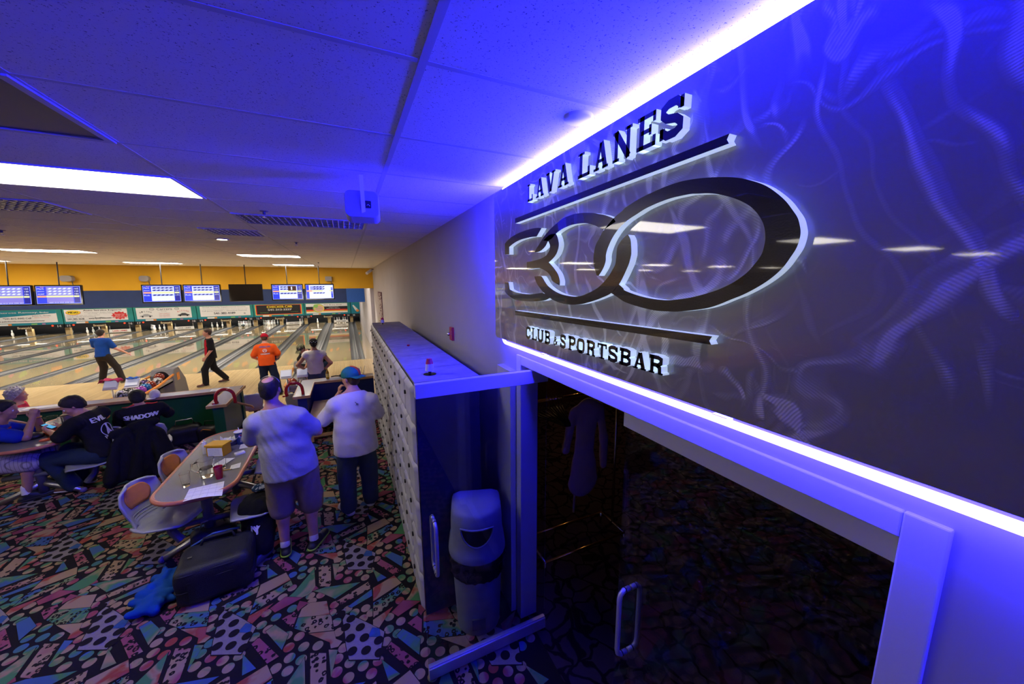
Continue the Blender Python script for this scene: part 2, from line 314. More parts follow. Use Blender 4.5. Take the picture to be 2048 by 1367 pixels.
def gutter(x0, x1):
    mb = MB(); n = 8; w_ = .225
    for s, e in ((x0, x0+w_), (x1-w_, x1)):
        r = (e-s)/2
        mb.grid(lambda u, v: (s+r-r*math.cos(PI*u), 15.7+17.7*v, -.432-.085*math.sin(PI*u)), n, 1, 0)
    mb.bb(x0+w_, x1-w_, 15.7, 33.4, -.6, -.425, 1)
    mb.tube([((x0+x1)/2, 15.75, -.42), ((x0+x1)/2, 33.3, -.42)], .018, 6, 1)
    mb.bb(x0, x1, 15.68, 15.72, -.6, -.433, 0)
    struct(mb.build('lane_gutter', ['gutter', 'gutter_cap'], auto=40))
for k in range(7):
    gutter(-3.29*k, .53-3.29*k); gutter(-1.71-3.29*k, -1.05-3.29*k)
# ceiling: tiles with pits, grid bars
def ceiling_mat():
    m = mat('ceiling_tile', (.74, .72, .70), .95, spec=.1); nt = m.node_tree; b = nt.nodes['Principled BSDF']
    tc = node(nt, 'ShaderNodeTexCoord'); n = node(nt, 'ShaderNodeTexNoise'); n.inputs['Scale'].default_value = 150; n.inputs['Detail'].default_value = 2
    n.inputs['Roughness'].default_value = .65
    nt.links.new(tc.outputs['Object'], n.inputs['Vector'])
    r = ramp(nt, [(.0, (.12, .12, .12)), (.33, (.2, .2, .2)), (.36, (.74, .72, .70)), (1, (.78, .76, .74))]); nt.links.new(n.outputs[0], r.inputs[0])
    nt.links.new(r.outputs[0], b.inputs['Base Color']); return m
struct(MB().bb(-24, 1.2, -3, 16.6, CZ, CZ+.05).build('ceiling', ceiling_mat()))
mm('tbar', (.50, .49, .48), .6)
gb = MB()
for k in range(-18, 2): x = -.95+1.22*k; gb.bb(x-.013, x+.013, -3, 16.4, CZ-.0012, CZ+.001) if x < 1.05 else None
for k in range(-7, 24): y = 1.85+.62*k; gb.bb(-24, 1.08, y-.011, y+.011, CZ-.0010, CZ+.001)
struct(gb.build('ceiling', 'tbar'))
struct(MB().bb(-24, 1.2, 16.6, 34.6, CZ+.5, CZ+.55).build('ceiling', 'dark_grey'))
# walls
mm('wall_grey', (.44, .42, .45), .75, noise=.05, nscale=1.5); mm('wall_white', (.6, .6, .6), .7); mm('trim_white', (.66, .66, .7), .45)
wl = MB()
wl.bb(1.083, 1.2, -3, .25, 0, CZ+.02); wl.bb(1.083, 1.2, 2.205, 16.5, -.5, CZ+.02); wl.bb(1.083, 1.2, .25, 2.205, 2.085, CZ+.02)
struct(wl.build('wall_right', 'wall_grey'))
struct(MB().bb(.94, 1.083, 16.45, 34.3, -.6, CZ+.5).build('wall_right', 'wall_grey'))
struct(MB().bb(-24, 1.2, -3.1, -3, -.02, CZ+.02).build('wall_back', 'wall_grey'))
struct(MB().bb(-24.1, -24, -3, 34, -.6, CZ+.5).build('wall_left', 'wall_grey'))
mm('soffit_yellow', (.74, .42, .015), .7, noise=.04, nscale=2)
struct(MB().bb(-24, 1.083, 16.4, 16.55, 2.47, CZ+.02).build('wall_front', 'soffit_yellow'))
mm('navy', (.012, .035, .14), .6, noise=.1, nscale=3)
struct(MB().bb(-24, .94, 22, 22.1, 1.66, CZ+.5).build('wall_front', 'navy'))
o = MB().bb(.02, 1.35, 21.8, 21.9, 1.66, 3.2).build('curtain_panel', mm('blue_panel', (.01, .09, .42), .5, noise=.15)); struct(o)
# mural over the lanes
mm('mural_base', (.16, .22, .17), .6, noise=.3, nscale=2); mm('teal', (.02, .23, .21), .5, noise=.15, nscale=2); mm('mural_orange', (.8, .28, .06), .6); mm('mural_green', (.25, .5, .12), .6); mm('mural_pink', (.55, .16, .35), .6)
mu = MB(); mu.bb(-24, .94, 32.3, 32.4, 1.2, CZ+.5, 0); rr = random.Random(5)
for k in range(50):
    x = -23.5+k*.49; z = 1.75+rr.random()*1.3; s = .12+rr.random()*.22
    n = 5; mu.add([(x+s*math.cos(2*PI*q/n+rr.random()), 32.29-.0005*k, z+s*math.sin(2*PI*q/n)) for q in range(n)][::-1], [tuple(range(n))], 1+rr.choice([0, 0, 1, 2]))
struct(mu.build('wall_front', ['mural_base', 'mural_orange', 'mural_green', 'mural_pink']))
struct(MB().bb(-24, .94, 34.2, 34.3, -.6, 1.3).build('wall_front', 'black'))
# door opening trim
struct(MB().bb(1.07, 1.21, .21, .28, 0, 2.125).bb(1.07, 1.21, 2.17, 2.24, 0, 2.125).bb(1.071, 1.209, .28, 2.17, 2.06, 2.124).build('trim_2', 'trim_white', bevel=.004))
# the club room beyond the doors
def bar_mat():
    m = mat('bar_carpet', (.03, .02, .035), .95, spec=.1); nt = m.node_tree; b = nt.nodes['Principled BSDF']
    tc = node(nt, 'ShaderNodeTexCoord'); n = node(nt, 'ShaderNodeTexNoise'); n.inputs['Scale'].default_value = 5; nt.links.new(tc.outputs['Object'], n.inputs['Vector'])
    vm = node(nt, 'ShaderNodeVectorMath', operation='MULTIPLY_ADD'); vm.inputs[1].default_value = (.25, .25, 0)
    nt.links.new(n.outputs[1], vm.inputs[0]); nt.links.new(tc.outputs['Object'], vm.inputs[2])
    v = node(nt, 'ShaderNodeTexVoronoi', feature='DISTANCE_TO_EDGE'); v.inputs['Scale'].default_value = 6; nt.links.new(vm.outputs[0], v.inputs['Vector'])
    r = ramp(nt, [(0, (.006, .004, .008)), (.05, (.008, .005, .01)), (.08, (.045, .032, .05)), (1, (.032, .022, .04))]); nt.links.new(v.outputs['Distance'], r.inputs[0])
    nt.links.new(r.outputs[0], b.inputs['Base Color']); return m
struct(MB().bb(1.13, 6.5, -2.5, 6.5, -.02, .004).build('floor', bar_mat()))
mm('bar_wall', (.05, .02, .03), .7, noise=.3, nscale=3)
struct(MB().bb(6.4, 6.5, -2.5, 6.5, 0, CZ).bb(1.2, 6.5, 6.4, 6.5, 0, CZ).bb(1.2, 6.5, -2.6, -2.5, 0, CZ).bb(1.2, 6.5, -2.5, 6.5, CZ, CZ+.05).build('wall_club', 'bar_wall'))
# ------------------------------------------------------------------ ceiling fixtures
FIX = mat('diffuser_near', (.9, .9, .88), .5, emit=(1, .93, .83), es=E_NEAR); FIX2 = mat('diffuser_far', (.9, .9, .88), .5, emit=(1, .90, .76), es=E_FAR)
def fixture(x0, y0, m, label, group, z=CZ, W=1.22, D=.62):
    t = thing('ceiling_light', label, 'ceiling light', (x0, y0, z), 0, group)
    MB().bb(.02, W-.02, .015, D-.015, -.004, .03).build('diffuser', m, t)
    f = MB(); f.bb(0, W, 0, .016, -.007, .03); f.bb(0, W, D-.016, D, -.007, .03); f.bb(0, .02, .016, D-.016, -.007, .03); f.bb(W-.02, W, .016, D-.016, -.007, .03)
    f.build('frame', 'trim_white', t)
    return t
fixture(-2.17, 3.09, FIX, 'big lit fluorescent panel set in the ceiling nearest the sign', None)
for x, y, l in [(-2.17, 9.91, 'lit fluorescent panel behind the round ceiling spot'), (-2.17, 14.25, 'lit fluorescent panel above the yellow soffit, over the right pair of screens'),
                (-5.83, 9.91, 'long lit fluorescent panel cut by the photo edge above the yellow soffit'), (-5.83, 14.25, 'lit fluorescent panel over the middle pair of screens')]:
    fixture(x, y, FIX2, l, None)
for k, (x, y) in enumerate([(-9.49, 3.09), (-13.15, 3.09), (-5.83, 3.09), (-9.49, 9.91), (-13.15, 9.91), (-9.49, 14.25), (-13.15, 14.25), (-16.8, 14.25), (-16.8, 9.91)]):
    fixture(x, y, FIX if y < 5 else FIX2, 'lit fluorescent panel of the far rows seen only mirrored in the sign', 'ceiling panels mirrored in the sign')
FIX3 = mat('diffuser_lane', (.9, .9, .88), .5, emit=(1, .92, .80), es=E_LANE)
for k in range(6):
    for y in (17.5, 27.5):
        fixture(-2.3-3.66*k, y, FIX3, 'fluorescent panel over the lanes hidden behind the yellow soffit', 'lane ceiling panels behind the soffit', CZ+.5, 1.8, .9)
def louver(x, y, W, label, dark=False):
    t = thing('ceiling_vent', label, 'ceiling vent', (x, y, CZ))
    fr = MB(); fr.bb(0, W, 0, .03, -.008, .01); fr.bb(0, W, .59, .62, -.008, .01); fr.bb(0, .03, .03, .59, -.008, .01); fr.bb(W-.03, W, .03, .59, -.008, .01); fr.build('frame', 'tbar', t)
    MB().bb(.03, W-.03, .03, .59, -.001, .001).build('backing', 'dark_grey', t)
    if not dark:
        sl = MB()
        for k in range(int(W/.055)): sl.box((.05+k*.055, .31, -.004), (.004, .55, .012), 0, (0, .5, 0))
        for k in range(6): sl.box((W/2, .08+k*.09, -.004), (W-.06, .003, .01), 0)
        sl.build('louver', 'steel', t)
louver(-.95, 4.33, 1.22, 'silver louvered ceiling vent beside the hanging white box')
louver(-3.39, 4.33, 1.22, 'dim louvered ceiling vent behind the big lit panel')
louver(-2.17, 1.85, 1.22, 'dark unlit ceiling panel nearest the camera above the big lit panel', True)
louver(-1.56, 5.57, .61, 'small grey ceiling vent in front of the round ceiling spot', False)
t = thing('ceiling_spot', 'small round lit ceiling spot beyond the grey vent', 'ceiling light', (-1.61, 6.74, CZ))
MB().lathe([(.06, 0), (.085, -.004), (.085, -.012), (.06, -.014)], n=24).build('ring', 'trim_white', t, smooth=True)
MB().lathe([(.0, -.016), (.06, -.016), (.06, -.005), (0, -.005)], n=20).build('bulb', mat('warm_bulb', (1, .9, .7), .4, emit=(1, .72, .38), es=20), t)
def sprinkler(x, y, label):
    t = thing('fire_sprinkler', label, 'sprinkler', (x, y, CZ))
    MB().lathe([(.001, 0), (.035, 0), (.035, -.004), (.012, -.008), (.012, -.03), (.001, -.03)], n=14).build('escutcheon', 'dark_grey', t)
    MB().lathe([(.001, -.055), (.02, -.055), (.02, -.059), (.001, -.06)], n=12).tube([(-.012, 0, -.03), (-.016, 0, -.045), (0, 0, -.056)], .002, 5).tube([(.012, 0, -.03), (.016, 0, -.045), (0, 0, -.056)], .002, 5).build('deflector', 'steel', t)
for x, y, l in [(-.64, 4.12, 'sprinkler head in front of the silver louvered vent'), (-.67, 6.83, 'sprinkler head between the louvered vent and the lit panels'),
                (-3.78, 6.73, 'sprinkler head near the photo edge beyond the dim vent'), (-.7, 12.6, 'far sprinkler head before the yellow soffit')]: sprinkler(x, y, l)
tag(MB().lathe([(.001, -.012), (.055, -.012), (.06, -.008), (.062, 0), (.001, 0)], (.93, 1.34, CZ), 32).build('ceiling_speaker_disc', 'trim_white', smooth=False, auto=40),
    'round white cover plate on the ceiling beside the blue tube', 'ceiling cover')
# hanging box speaker
t = thing('hanging_speaker', 'small white box speaker hanging from the ceiling on a strap, back turned', 'speaker', (.14, 2.62, 3.12))
def rr_poly(w, h, r, n=5):
    return [(sx*(w/2-r)+r*math.cos(a0+PI/2*k/n), sy*(h/2-r)+r*math.sin(a0+PI/2*k/n)) for sx, sy, a0 in ((1, 1, 0), (-1, 1, PI/2), (-1, -1, PI), (1, -1, 1.5*PI)) for k in range(n+1)]
sp_R = Euler((R(-14), 0, R(-6))).to_matrix()
MB().prism(rr_poly(.205, .175, .035), lambda a, b: sp_R @ Vector((a, -.055, b)), lambda a, b: sp_R @ Vector((a, .055, b))).build('body', mm('speaker_white', (.33, .33, .36), .5), t, bevel=.006)
MB().prism(rr_poly(.04, .05, .006), lambda a, b: sp_R @ Vector((a+.035, -.0565, b-.005)), lambda a, b: sp_R @ Vector((a+.035, -.052, b-.005))).build('terminal_plate', 'black', t)
MB().tube([(.02, -.056, -.0), (.03, -.066, .008), (.04, -.062, 0), (.03, -.06, -.012)], .0018, 5).build('cable', 'white_plastic', t)
MB().box((-.0, -.066, .065), (.024, .004, .25), 0).box((0, -.03, .184), (.024, .07, .004)).build('bracket', 'white_plastic', t)
# ------------------------------------------------------------------ screens, poles, speakers by the soffit
EM = {}
def em(k, c, s=1.0): EM[k] = mat('screen_'+k, (0, 0, 0), .25, emit=c, es=s); return EM[k]
em('blue', (.03, .06, .85), 1.1); em('white', (.75, .8, 1.0), 1.25); em('orange', (1, .42, .25), 1.1); em('cream', (.85, .85, .45), 1.1); em('navy', (.02, .02, .35), 1); em('purple', (.3, .25, .85), 1); em('grid', (.35, .4, .9), 1); em('dark', (.12, .03, .02), .6)
def screen(x0, x1, label, style, lane='20'):
    W = x1-x0; Hh = .56; cx = (x0+x1)/2
    t = thing('score_screen', label, 'screen', (cx, 14.5, 2.38)); t.rotation_euler = (R(-8), 0, 0)
    MB().bb(-W/2, W/2, 0, .07, -Hh/2, Hh/2).build('bezel', 'black_gloss', t, bevel=.006)
    w2, h2 = W/2-.03, Hh/2-.035
    ks = ['blue', 'white', 'orange', 'cream', 'navy', 'purple', 'grid', 'dark']; ix = {k: i for i, k in enumerate(ks)}
    mb = MB(); lay = [0]
    def rect(a, b, c, d, k):
        lay[0] += 1; y = -.002-.0003*lay[0]
        mb.add([(a*w2, y, c*h2), (b*w2, y, c*h2), (b*w2, y, d*h2), (a*w2, y, d*h2)], [(0, 1, 2, 3)], ix[k])
    f = lambda x, y: (x, -.012, y)
    if style == 'off':
        MB().bb(-w2, w2, -.002, 0, -h2, h2).build('screen', mm('off_screen', (.012, .010, .010), .08), t)
    else:
        rect(-1, 1, -1, 1, 'grid'); rect(-.97, .97, -.95, .95, 'blue' if style != 'pale' else 'white')
        if style == 'pale': rect(-.97, -.78, -.95, .95, 'blue'); rect(.82, .95, -.9, .6, 'blue'); rect(-.7, .2, .25, .8, 'grid')
        else: rect(-.55, .66, -.9, .9, 'purple' if style == 'blue' else 'white'); rect(.7, .95, -.9, .9, 'navy')
        rows = 4
        for k in range(rows):
            z1 = .82-k*.3; z0 = z1-.2
            if k == (3 if style == 'blue' else 2): rect(-.95, -.56, z0, z1, 'orange'); rect(-.55, .68 if style != 'pale' else .2, z0, z1, 'cream'); rect(.7, .95, z0, z1, 'cream')
            else:
                rect(-.5, .62 if style != 'pale' else .2, z0, z1, 'grid')
                for q in range(5 if style != 'pale' else 4): rect(-.46+q*.22, -.34+q*.22, z0+.02, z1-.1, 'white' if style == 'blue' else 'navy'); rect(-.42+q*.22, -.3+q*.22, z0+.1, z1-.02, 'navy' if style != 'blue' else 'white')
                if style != 'pale': put_text(mb, ['Mark', 'Jason', 'VACANT', 'Rob'][k], f, -.93*w2, z0*h2, .3*w2, .16*h2, 1)
                put_text(mb, ['165', '130', '186', '171'][k], f, .74*w2, z0*h2, .18*w2, .17*h2, 1)
        if style == 'photo': rect(.05, .6, .2, .85, 'dark'); rect(.25, .33, .3, .75, 'white')
        put_text(mb, lane, f, -.8*w2, .83*h2, .16*w2, .12*h2, 2)
        put_text(mb, '300 412 355 298 401', f, -.45*w2, -.92*h2, 1.1*w2, .1*h2, 1)
        mb.build('screen', [EM[k] for k in ks], t)
    MB().tube([(0, .05, .2), (0, .05, .93)], .014, 8).box((0, .075, 0), (.3, .02, .2)).build('mount_pole', 'black', t)
    return t
screen(-8.75, -7.84, 'leftmost lit score screen cut by the photo edge', 'blue', '19')
screen(-7.80, -6.87, 'blue score screen with names, second from the photo edge', 'blue', '20')
screen(-5.6, -4.66, 'left one of the middle pair of lit score screens', 'white', '21')
screen(-4.63, -3.68, 'lit score screen right beside the switched-off one', 'white', '22')
screen(-3.47, -2.55, 'switched-off dark screen between two pairs of lit ones', 'off')
screen(-2.3, -1.36, 'pale lit score screen showing a small dark picture of pins', 'photo', '23')
screen(-1.30, -.38, 'pale lit score screen nearest the grey wall', 'pale', '24')
for x, w_, l in [(-7.99, .28, 'grey oval speaker on the yellow soffit above the two blue screens'), (-6.15, .25, 'grey oval speaker on the yellow soffit above the middle screens'), (-.6, .24, 'grey square speaker on the yellow soffit near the grey wall')]:
    t = thing('wall_speaker', l, 'speaker', (x, 16.3, 2.86))
    MB().prism(rr_poly(w_, .19, .08 if x < -1 else .02), lambda a, b: (a, -.08, b), lambda a, b: (a, .09, b)).build('housing', mm('speaker_grey', (.33, .32, .3), .7), t, bevel=.01)
    MB().tube([(.1, .0, -.09), (.1, 0, -.16), (.13, -.05, -.2)], .012, 6).build('bracket', 'dark_grey', t)
t = thing('security_camera', 'small white bullet camera in the corner under the ceiling', 'camera', (1.0, 15.6, 3.16))
MB().cyl((-.02, 0, .03), (-.2, -.22, -.1), .055, n=16).build('body', 'white_plastic', t, auto=40)
MB().tube([(.083, 0, .07), (.02, 0, .07), (-.02, 0, .03)], .014, 8).build('bracket', 'dark_grey', t)
# ------------------------------------------------------------------ masking units with adverts
mm('ad_white', (.72, .70, .68), .5); mm('ad_teal', (.01, .20, .27), .5); mm('ad_red', (.6, .02, .02), .5); mm('ad_yellow', (.85, .62, .03), .5); mm('ad_black', (.015, .013, .015), .5)
mm('ad_orange', (.75, .25, .05), .5); mm('ad_text', (.05, .05, .06), .6); mm('ad_skin', (.6, .35, .28), .6); mm('ad_green', (.25, .4, .15), .6); mm('ad_gold', (.75, .6, .1), .5); mm('ad_grey', (.35, .35, .37), .5)
AM = ['ad_white', 'ad_teal', 'ad_red', 'ad_yellow', 'ad_black', 'ad_orange', 'ad_text', 'ad_skin', 'ad_green', 'ad_gold', 'ad_grey', 'mural_pink', 'mural_green']
WH, TE, RD, YE, BK, ORG, TX, SK, GN, GD, GY, PK, LG = range(13)
mm('red_lamp', (.7, .03, .01), .4, emit=(1, .06, .02), es=1.5); mm('pin_lamp', (.9, .9, .9), .5, emit=(1, .97, .9), es=22); mm('number_white', (.8, .8, .8), .5); mm('gold_letter', (.75, .6, .35), .5)
def masking(x0, label, nums, draw, W=3.29):
    t = thing('masking_unit', label, 'lane masking unit', (x0, 32, 0))
    fr = MB(); fr.bb(.02, W-.02, -.06, .06, .28, 1.2); fr.build('art_panel', 'teal', t)
    sc_ = MB(); sc_.bb(.03, W-.03, -.075, .05, .05, .28); sc_.build('lower_strip', 'black', t)
    a = MB(); lay = [0]
    def yy(): lay[0] += 1; return -.062-.0012*lay[0]
    def rect(a0, a1, b0, b1, k): y = yy(); a.add([(a0, y, b0), (a1, y, b0), (a1, y, b1), (a0, y, b1)], [(0, 1, 2, 3)], k)
    def poly(ps, k): y = yy(); a.add([(p[0], y, p[1]) for p in ps], [tuple(range(len(ps)))], k)
    def oval(cx, cz, rx, rz, k, n=24): poly([(cx+rx*math.cos(2*PI*q/n), cz+rz*math.sin(2*PI*q/n)) for q in range(n)], k)
    def text(s, x, z, w_, h, k, bold=.0): y = yy(); put_text(a, s, lambda p, q: (p, y, q), x, z, w_, h, k, bold)
    if W > 3:
        rect(.05, W-.05, .28, .40, TE); rect(.55, .95, .29, .39, WH); rect(.95, 1.1, .29, .39, ORG); rect(1.9, 2.15, .30, .37, LG); rect(2.35, 2.5, .30, .36, PK)
    draw(rect, poly, oval, text); a.build('advert', AM, t)
    n = MB()
    if W > 3: MB().bb(.3, W-.3, .12, .2, .06, .1).build('pin_light', 'pin_lamp', t)
    for s, x in nums: put_text(n, s, lambda p, q: (p, -.08, q), x, .1, .17, .13, 0, .01)
    if W > 3: put_text(n, 'Brunswick', lambda p, q: (p, -.08, q), 1.3, .055, .62, .14, 1, .012)
    n.build('lettering', ['number_white', 'gold_letter'], t)
    for x in ([.42, W-.50] if W > 3 else []):
        MB().cyl((x, -.075, .2), (x, -.1, .2), .045, n=14).build('lamp', 'red_lamp', t)
    return t
def ad1(rect, poly, oval, text):
    rect(.2, 3.05, .42, 1.14, WH); poly([(.2, .75), (3.05, .98), (3.05, 1.14), (.2, 1.14)], TE); poly([(.5, .8), (1.8, .95), (3.0, .96), (3.0, 1.14), (.5, 1.14)], TE)
    oval(.3, .85, .16, .24, SK); text('Theresa Ramsay,', .55, .98, 1.75, .13, WH, .015); text('Broker', 2.35, 1.0, .4, .09, WH, .01)
    text('John L. Scott', 2.0, .78, .8, .1, TX); text('REAL ESTATE', 2.1, .71, .6, .04, RD); text('*541-815-4442 Cell', .8, .66, 1.15, .1, TX, .008); text('www.johnlscott.com/theresaramsay', .4, .48, 2.1, .1, TX, .008)
def ad2(rect, poly, oval, text):
    rect(.1, 3.0, .42, 1.16, WH); oval(.5, .97, .34, .15, RD); oval(.5, .98, .32, .135, YE); text('MIDAS', .27, .92, .46, .12, BK, .015)
    text('Auto Service Experts', .95, 1.03, 1.8, .1, BK, .02); text('Exhaust Systems  Brakes  Cooling Systems', 1.0, .93, 1.7, .05, TX); text('Oil Change  and Much More...', 1.15, .86, 1.2, .05, TX)
    text('Free towing with any major service', .2, .76, 1.5, .05, TX); text('Call for details and locations', .2, .69, 1.3, .04, TX)
    text('541-385-2638', .2, .52, .75, .1, TX, .008); text('www.BendMidas.com', 1.15, .54, 1.05, .1, TX, .006); text('61275 S. Highway 97  Bend', .4, .46, 1.3, .04, TX)
    st = []
    for q in range(24):
        r_ = 1.0 if q % 2 == 0 else .76
        st.append((2.62+.42*r_*math.cos(2*PI*q/24), .72+.27*r_*math.sin(2*PI*q/24)))
    poly(st, RD); text('Mention This', 2.38, .76, .48, .07, WH); text('Ad for 10%', 2.4, .67, .44, .07, WH); text('OFF Your Service', 2.3, .58, .62, .07, WH)
def ad3(rect, poly, oval, text):
    rect(.15, 3.0, .42, 1.16, WH)
    for x in (.95, 2.25): oval(x, 1.06, .12, .09, TX); oval(x, 1.06, .1, .075, WH); text('VW', x-.07, 1.01, .14, .1, TX)
    text('Carrera', 1.2, .98, .8, .16, TX); text('MOTORS', 1.4, .9, .3, .04, TX)
    for x, s, k in ((.3, 'BIGGER', TX), (2.25, 'BADDER', RD)):
        for q, ch in enumerate(s):
            a_ = PI*(.8-.12*q); text(ch, x+.32+.34*math.cos(a_)-.03, .72+.16*math.sin(a_), .07, .08, k)
        c_ = [(x, .58), (x+.02, .64), (x+.14, .67), (x+.24, .75), (x+.42, .75), (x+.54, .67), (x+.64, .64), (x+.65, .58)]
        poly(c_, GY if k == TX else TX); oval(x+.14, .58, .05, .05, BK); oval(x+.52, .58, .05, .05, BK)
    for q, s in enumerate(['Ford of Bend', 'LARRY ROBINSON', '541-383-2888', 'MIKE HARRISON', '541-382-1711']): text(s, 1.3, .78-q*.07, .55, .045, RD if q % 2 else GY)
def ad4(rect, poly, oval, text):
    rect(.2, 3.1, .44, 1.16, WH); text('Social Security Supplemental Income', .35, 1.03, 2.5, .1, GY, .01); text('Your local reverse mortgage expert representing since 1990', .35, .92, 2.6, .06, GY)
    text('Call Jerry Gilmore  -  Greenleaf Financial', .3, .77, 2.6, .1, GY, .01); text('541-382-4189', .95, .58, 1.25, .14, TX, .02); text('Equal housing lender   NMLS Lic', 1.0, .49, 1.1, .04, GY); oval(2.75, .6, .06, .06, GY)
def ad5(rect, poly, oval, text):
    rect(.12, 3.12, .4, 1.17, GD); rect(.16, 3.08, .43, 1.16, RD); rect(.22, 3.02, .47, 1.13, BK); text('CHECKER CAB', .85, .92, 1.65, .17, YE, .05); text('541-312-2227', .9, .72, 1.55, .13, WH, .03)
    text('Bend Redmond', .42, .56, .5, .05, LG); text('Locally Owned', 2.35, .57, .5, .05, LG)
def ad6(rect, poly, oval, text):
    rect(.12, 3.05, .42, 1.16, WH); rect(.12, 3.05, .7, .93, BK); rect(.12, 3.05, .62, .7, RD); rect(.12, 3.05, .57, .62, ORG); rect(.12, 3.05, .53, .57, YE)
    oval(.98, .8, .4, .34, GN); oval(1.02, .78, .36, .3, GD); oval(1.02, .78, .3, .24, SK); oval(.8, .98, .16, .14, LG); text('Brew', .85, .76, .35, .1, GN)
    text('The Brew Shop', 1.35, .99, 1.3, .11, TX); text("Central Oregon's", 1.7, .83, .7, .06, WH, .01); text('Largest Brew Selection', 1.55, .73, .95, .06, WH, .01)
def ad7(rect, poly, oval, text):
    rect(.02, .68, .28, 1.18, TE); poly([(.14, .95), (.22, 1.0), (.55, .62), (.5, .5), (.38, .5), (.3, .62)], WH); oval(.5, .52, .12, .1, ORG)
X0 = .255
labs = ['masking unit advertising a phone number and a beer shop, nearest the grey wall', 'black and yellow CHECKER CAB advert panel over the lanes', 'white advert panel reading 541-382-4189', 'white car advert panel with two round badges', 'white advert panel with a yellow oval and red starburst', 'teal and white broker advert panel cut by the photo edge']
labs[0] = 'advert panel with black band and round emblem, nearest the wall'
for k, (ad, l) in enumerate(zip([ad6, ad5, ad4, ad3, ad2, ad1], labs)):
    xl = X0-3.29*(k+1); masking(xl, l, [(str(23-2*k), .12), (str(24-2*k), 3.29-.30)], ad)
masking(X0, 'narrow teal masking panel with a bowling pin in the wall corner', [('25', .12)], ad7, .70)
mm('kickback', (.50, .36, .17), .5, noise=.15, nscale=6)
for k in range(6):
    for x in (.265-3.29*k, -1.38-3.29*k):
        tag(MB().bb(x-.11, x+.11, 32.12, 32.3, -.43, .06).build('lane_divider_post', 'kickback'), 'short tan wooden post closing a lane division below the adverts', 'post', 'tan posts between the pin decks')
# pins
pin = thing('bowling_pin', 'white bowling pin with red neck stripes standing on a pin deck', 'bowling pin', (0, 0, -5), 0, 'bowling pins standing on the decks')
prof = [(.001, 0), (.028, 0), (.030, .01), (.048, .06), (.0605, .114), (.056, .17), (.036, .23), (.0235, .26), (.0235, .275), (.028, .31), (.0323, .345), (.028, .37), (.014, .38), (.001, .381)]
MB().lathe(prof, n=14).build('pin_body', mm('pin_white', (.8, .8, .78), .2), pin, smooth=True)
MB().lathe([(.026, .25), (.0245, .256), (.0245, .262), (.0246, .263)], n=12).lathe([(.0245, .275), (.0252, .277), (.0265, .285), (.026, .286)], n=12).build('stripe', 'red', pin, smooth=True)
tri = [(0, 0), (-.152, .264), (.152, .264), (-.305, .528), (0, .528), (.305, .528), (-.457, .79), (-.152, .79), (.152, .79), (.457, .79)]
lane_c = lambda n: (-.525 if n % 2 == 0 else -2.235)-3.29*((24-n)//2 if n % 2 == 0 else (23-n)//2)
stand = {24: [3, 5, 7, 8], 23: [0], 22: [5, 9], 21: list(range(10)), 20: list(range(10)), 19: [3, 4, 5], 17: [0, 1, 2, 3, 5, 6], 15: [1, 4, 5], 14: [9], 13: [3, 1, 5], 16: [9]}
first = True
for ln, ps in stand.items():
    for i in ps:
        p = (lane_c(ln)+tri[i][0], 32.35+tri[i][1], -.43)
        if first: pin.location = p; first = False
        else: dup(pin, p)
def sweep(ln, words, lbl):
    t = thing('sweep_bar', lbl, 'sweep bar', (lane_c(ln), 31.9, -.43))
    MB().bb(-.52, .52, 0, .03, .05, .24).build('board', mm('board_white', (.8, .8, .78), .4), t); MB().bb(-.5, -.46, .03, .06, .2, .5).bb(.46, .5, .03, .06, .2, .5).build('arm', 'steel', t)
    m_ = MB(); put_text(m_, words, lambda p, q: (p, -.004, q), -.35, .09, .7, .1, 0, .012); m_.build('lettering', 'red' if ln == 16 else 'ad_text', t)
for ln, l in ((24, 'lowered white pin sweep on the lane nearest the wall'), (22, 'lowered white pin sweep under the CHECKER CAB advert'), (18, 'lowered white pin sweep under the car advert'), (16, 'lowered white pin sweep under the starburst advert')): sweep(ln, 'LAVA LANES', l)
tag(MB().ball((lane_c(20)-.02, 32.2, -.32), .108, n=20).build('bowling_ball', mm('ball_dark', (.03, .05, .06), .1), smooth=True), 'dark bowling ball rolling into the full rack of pins', 'bowling ball')
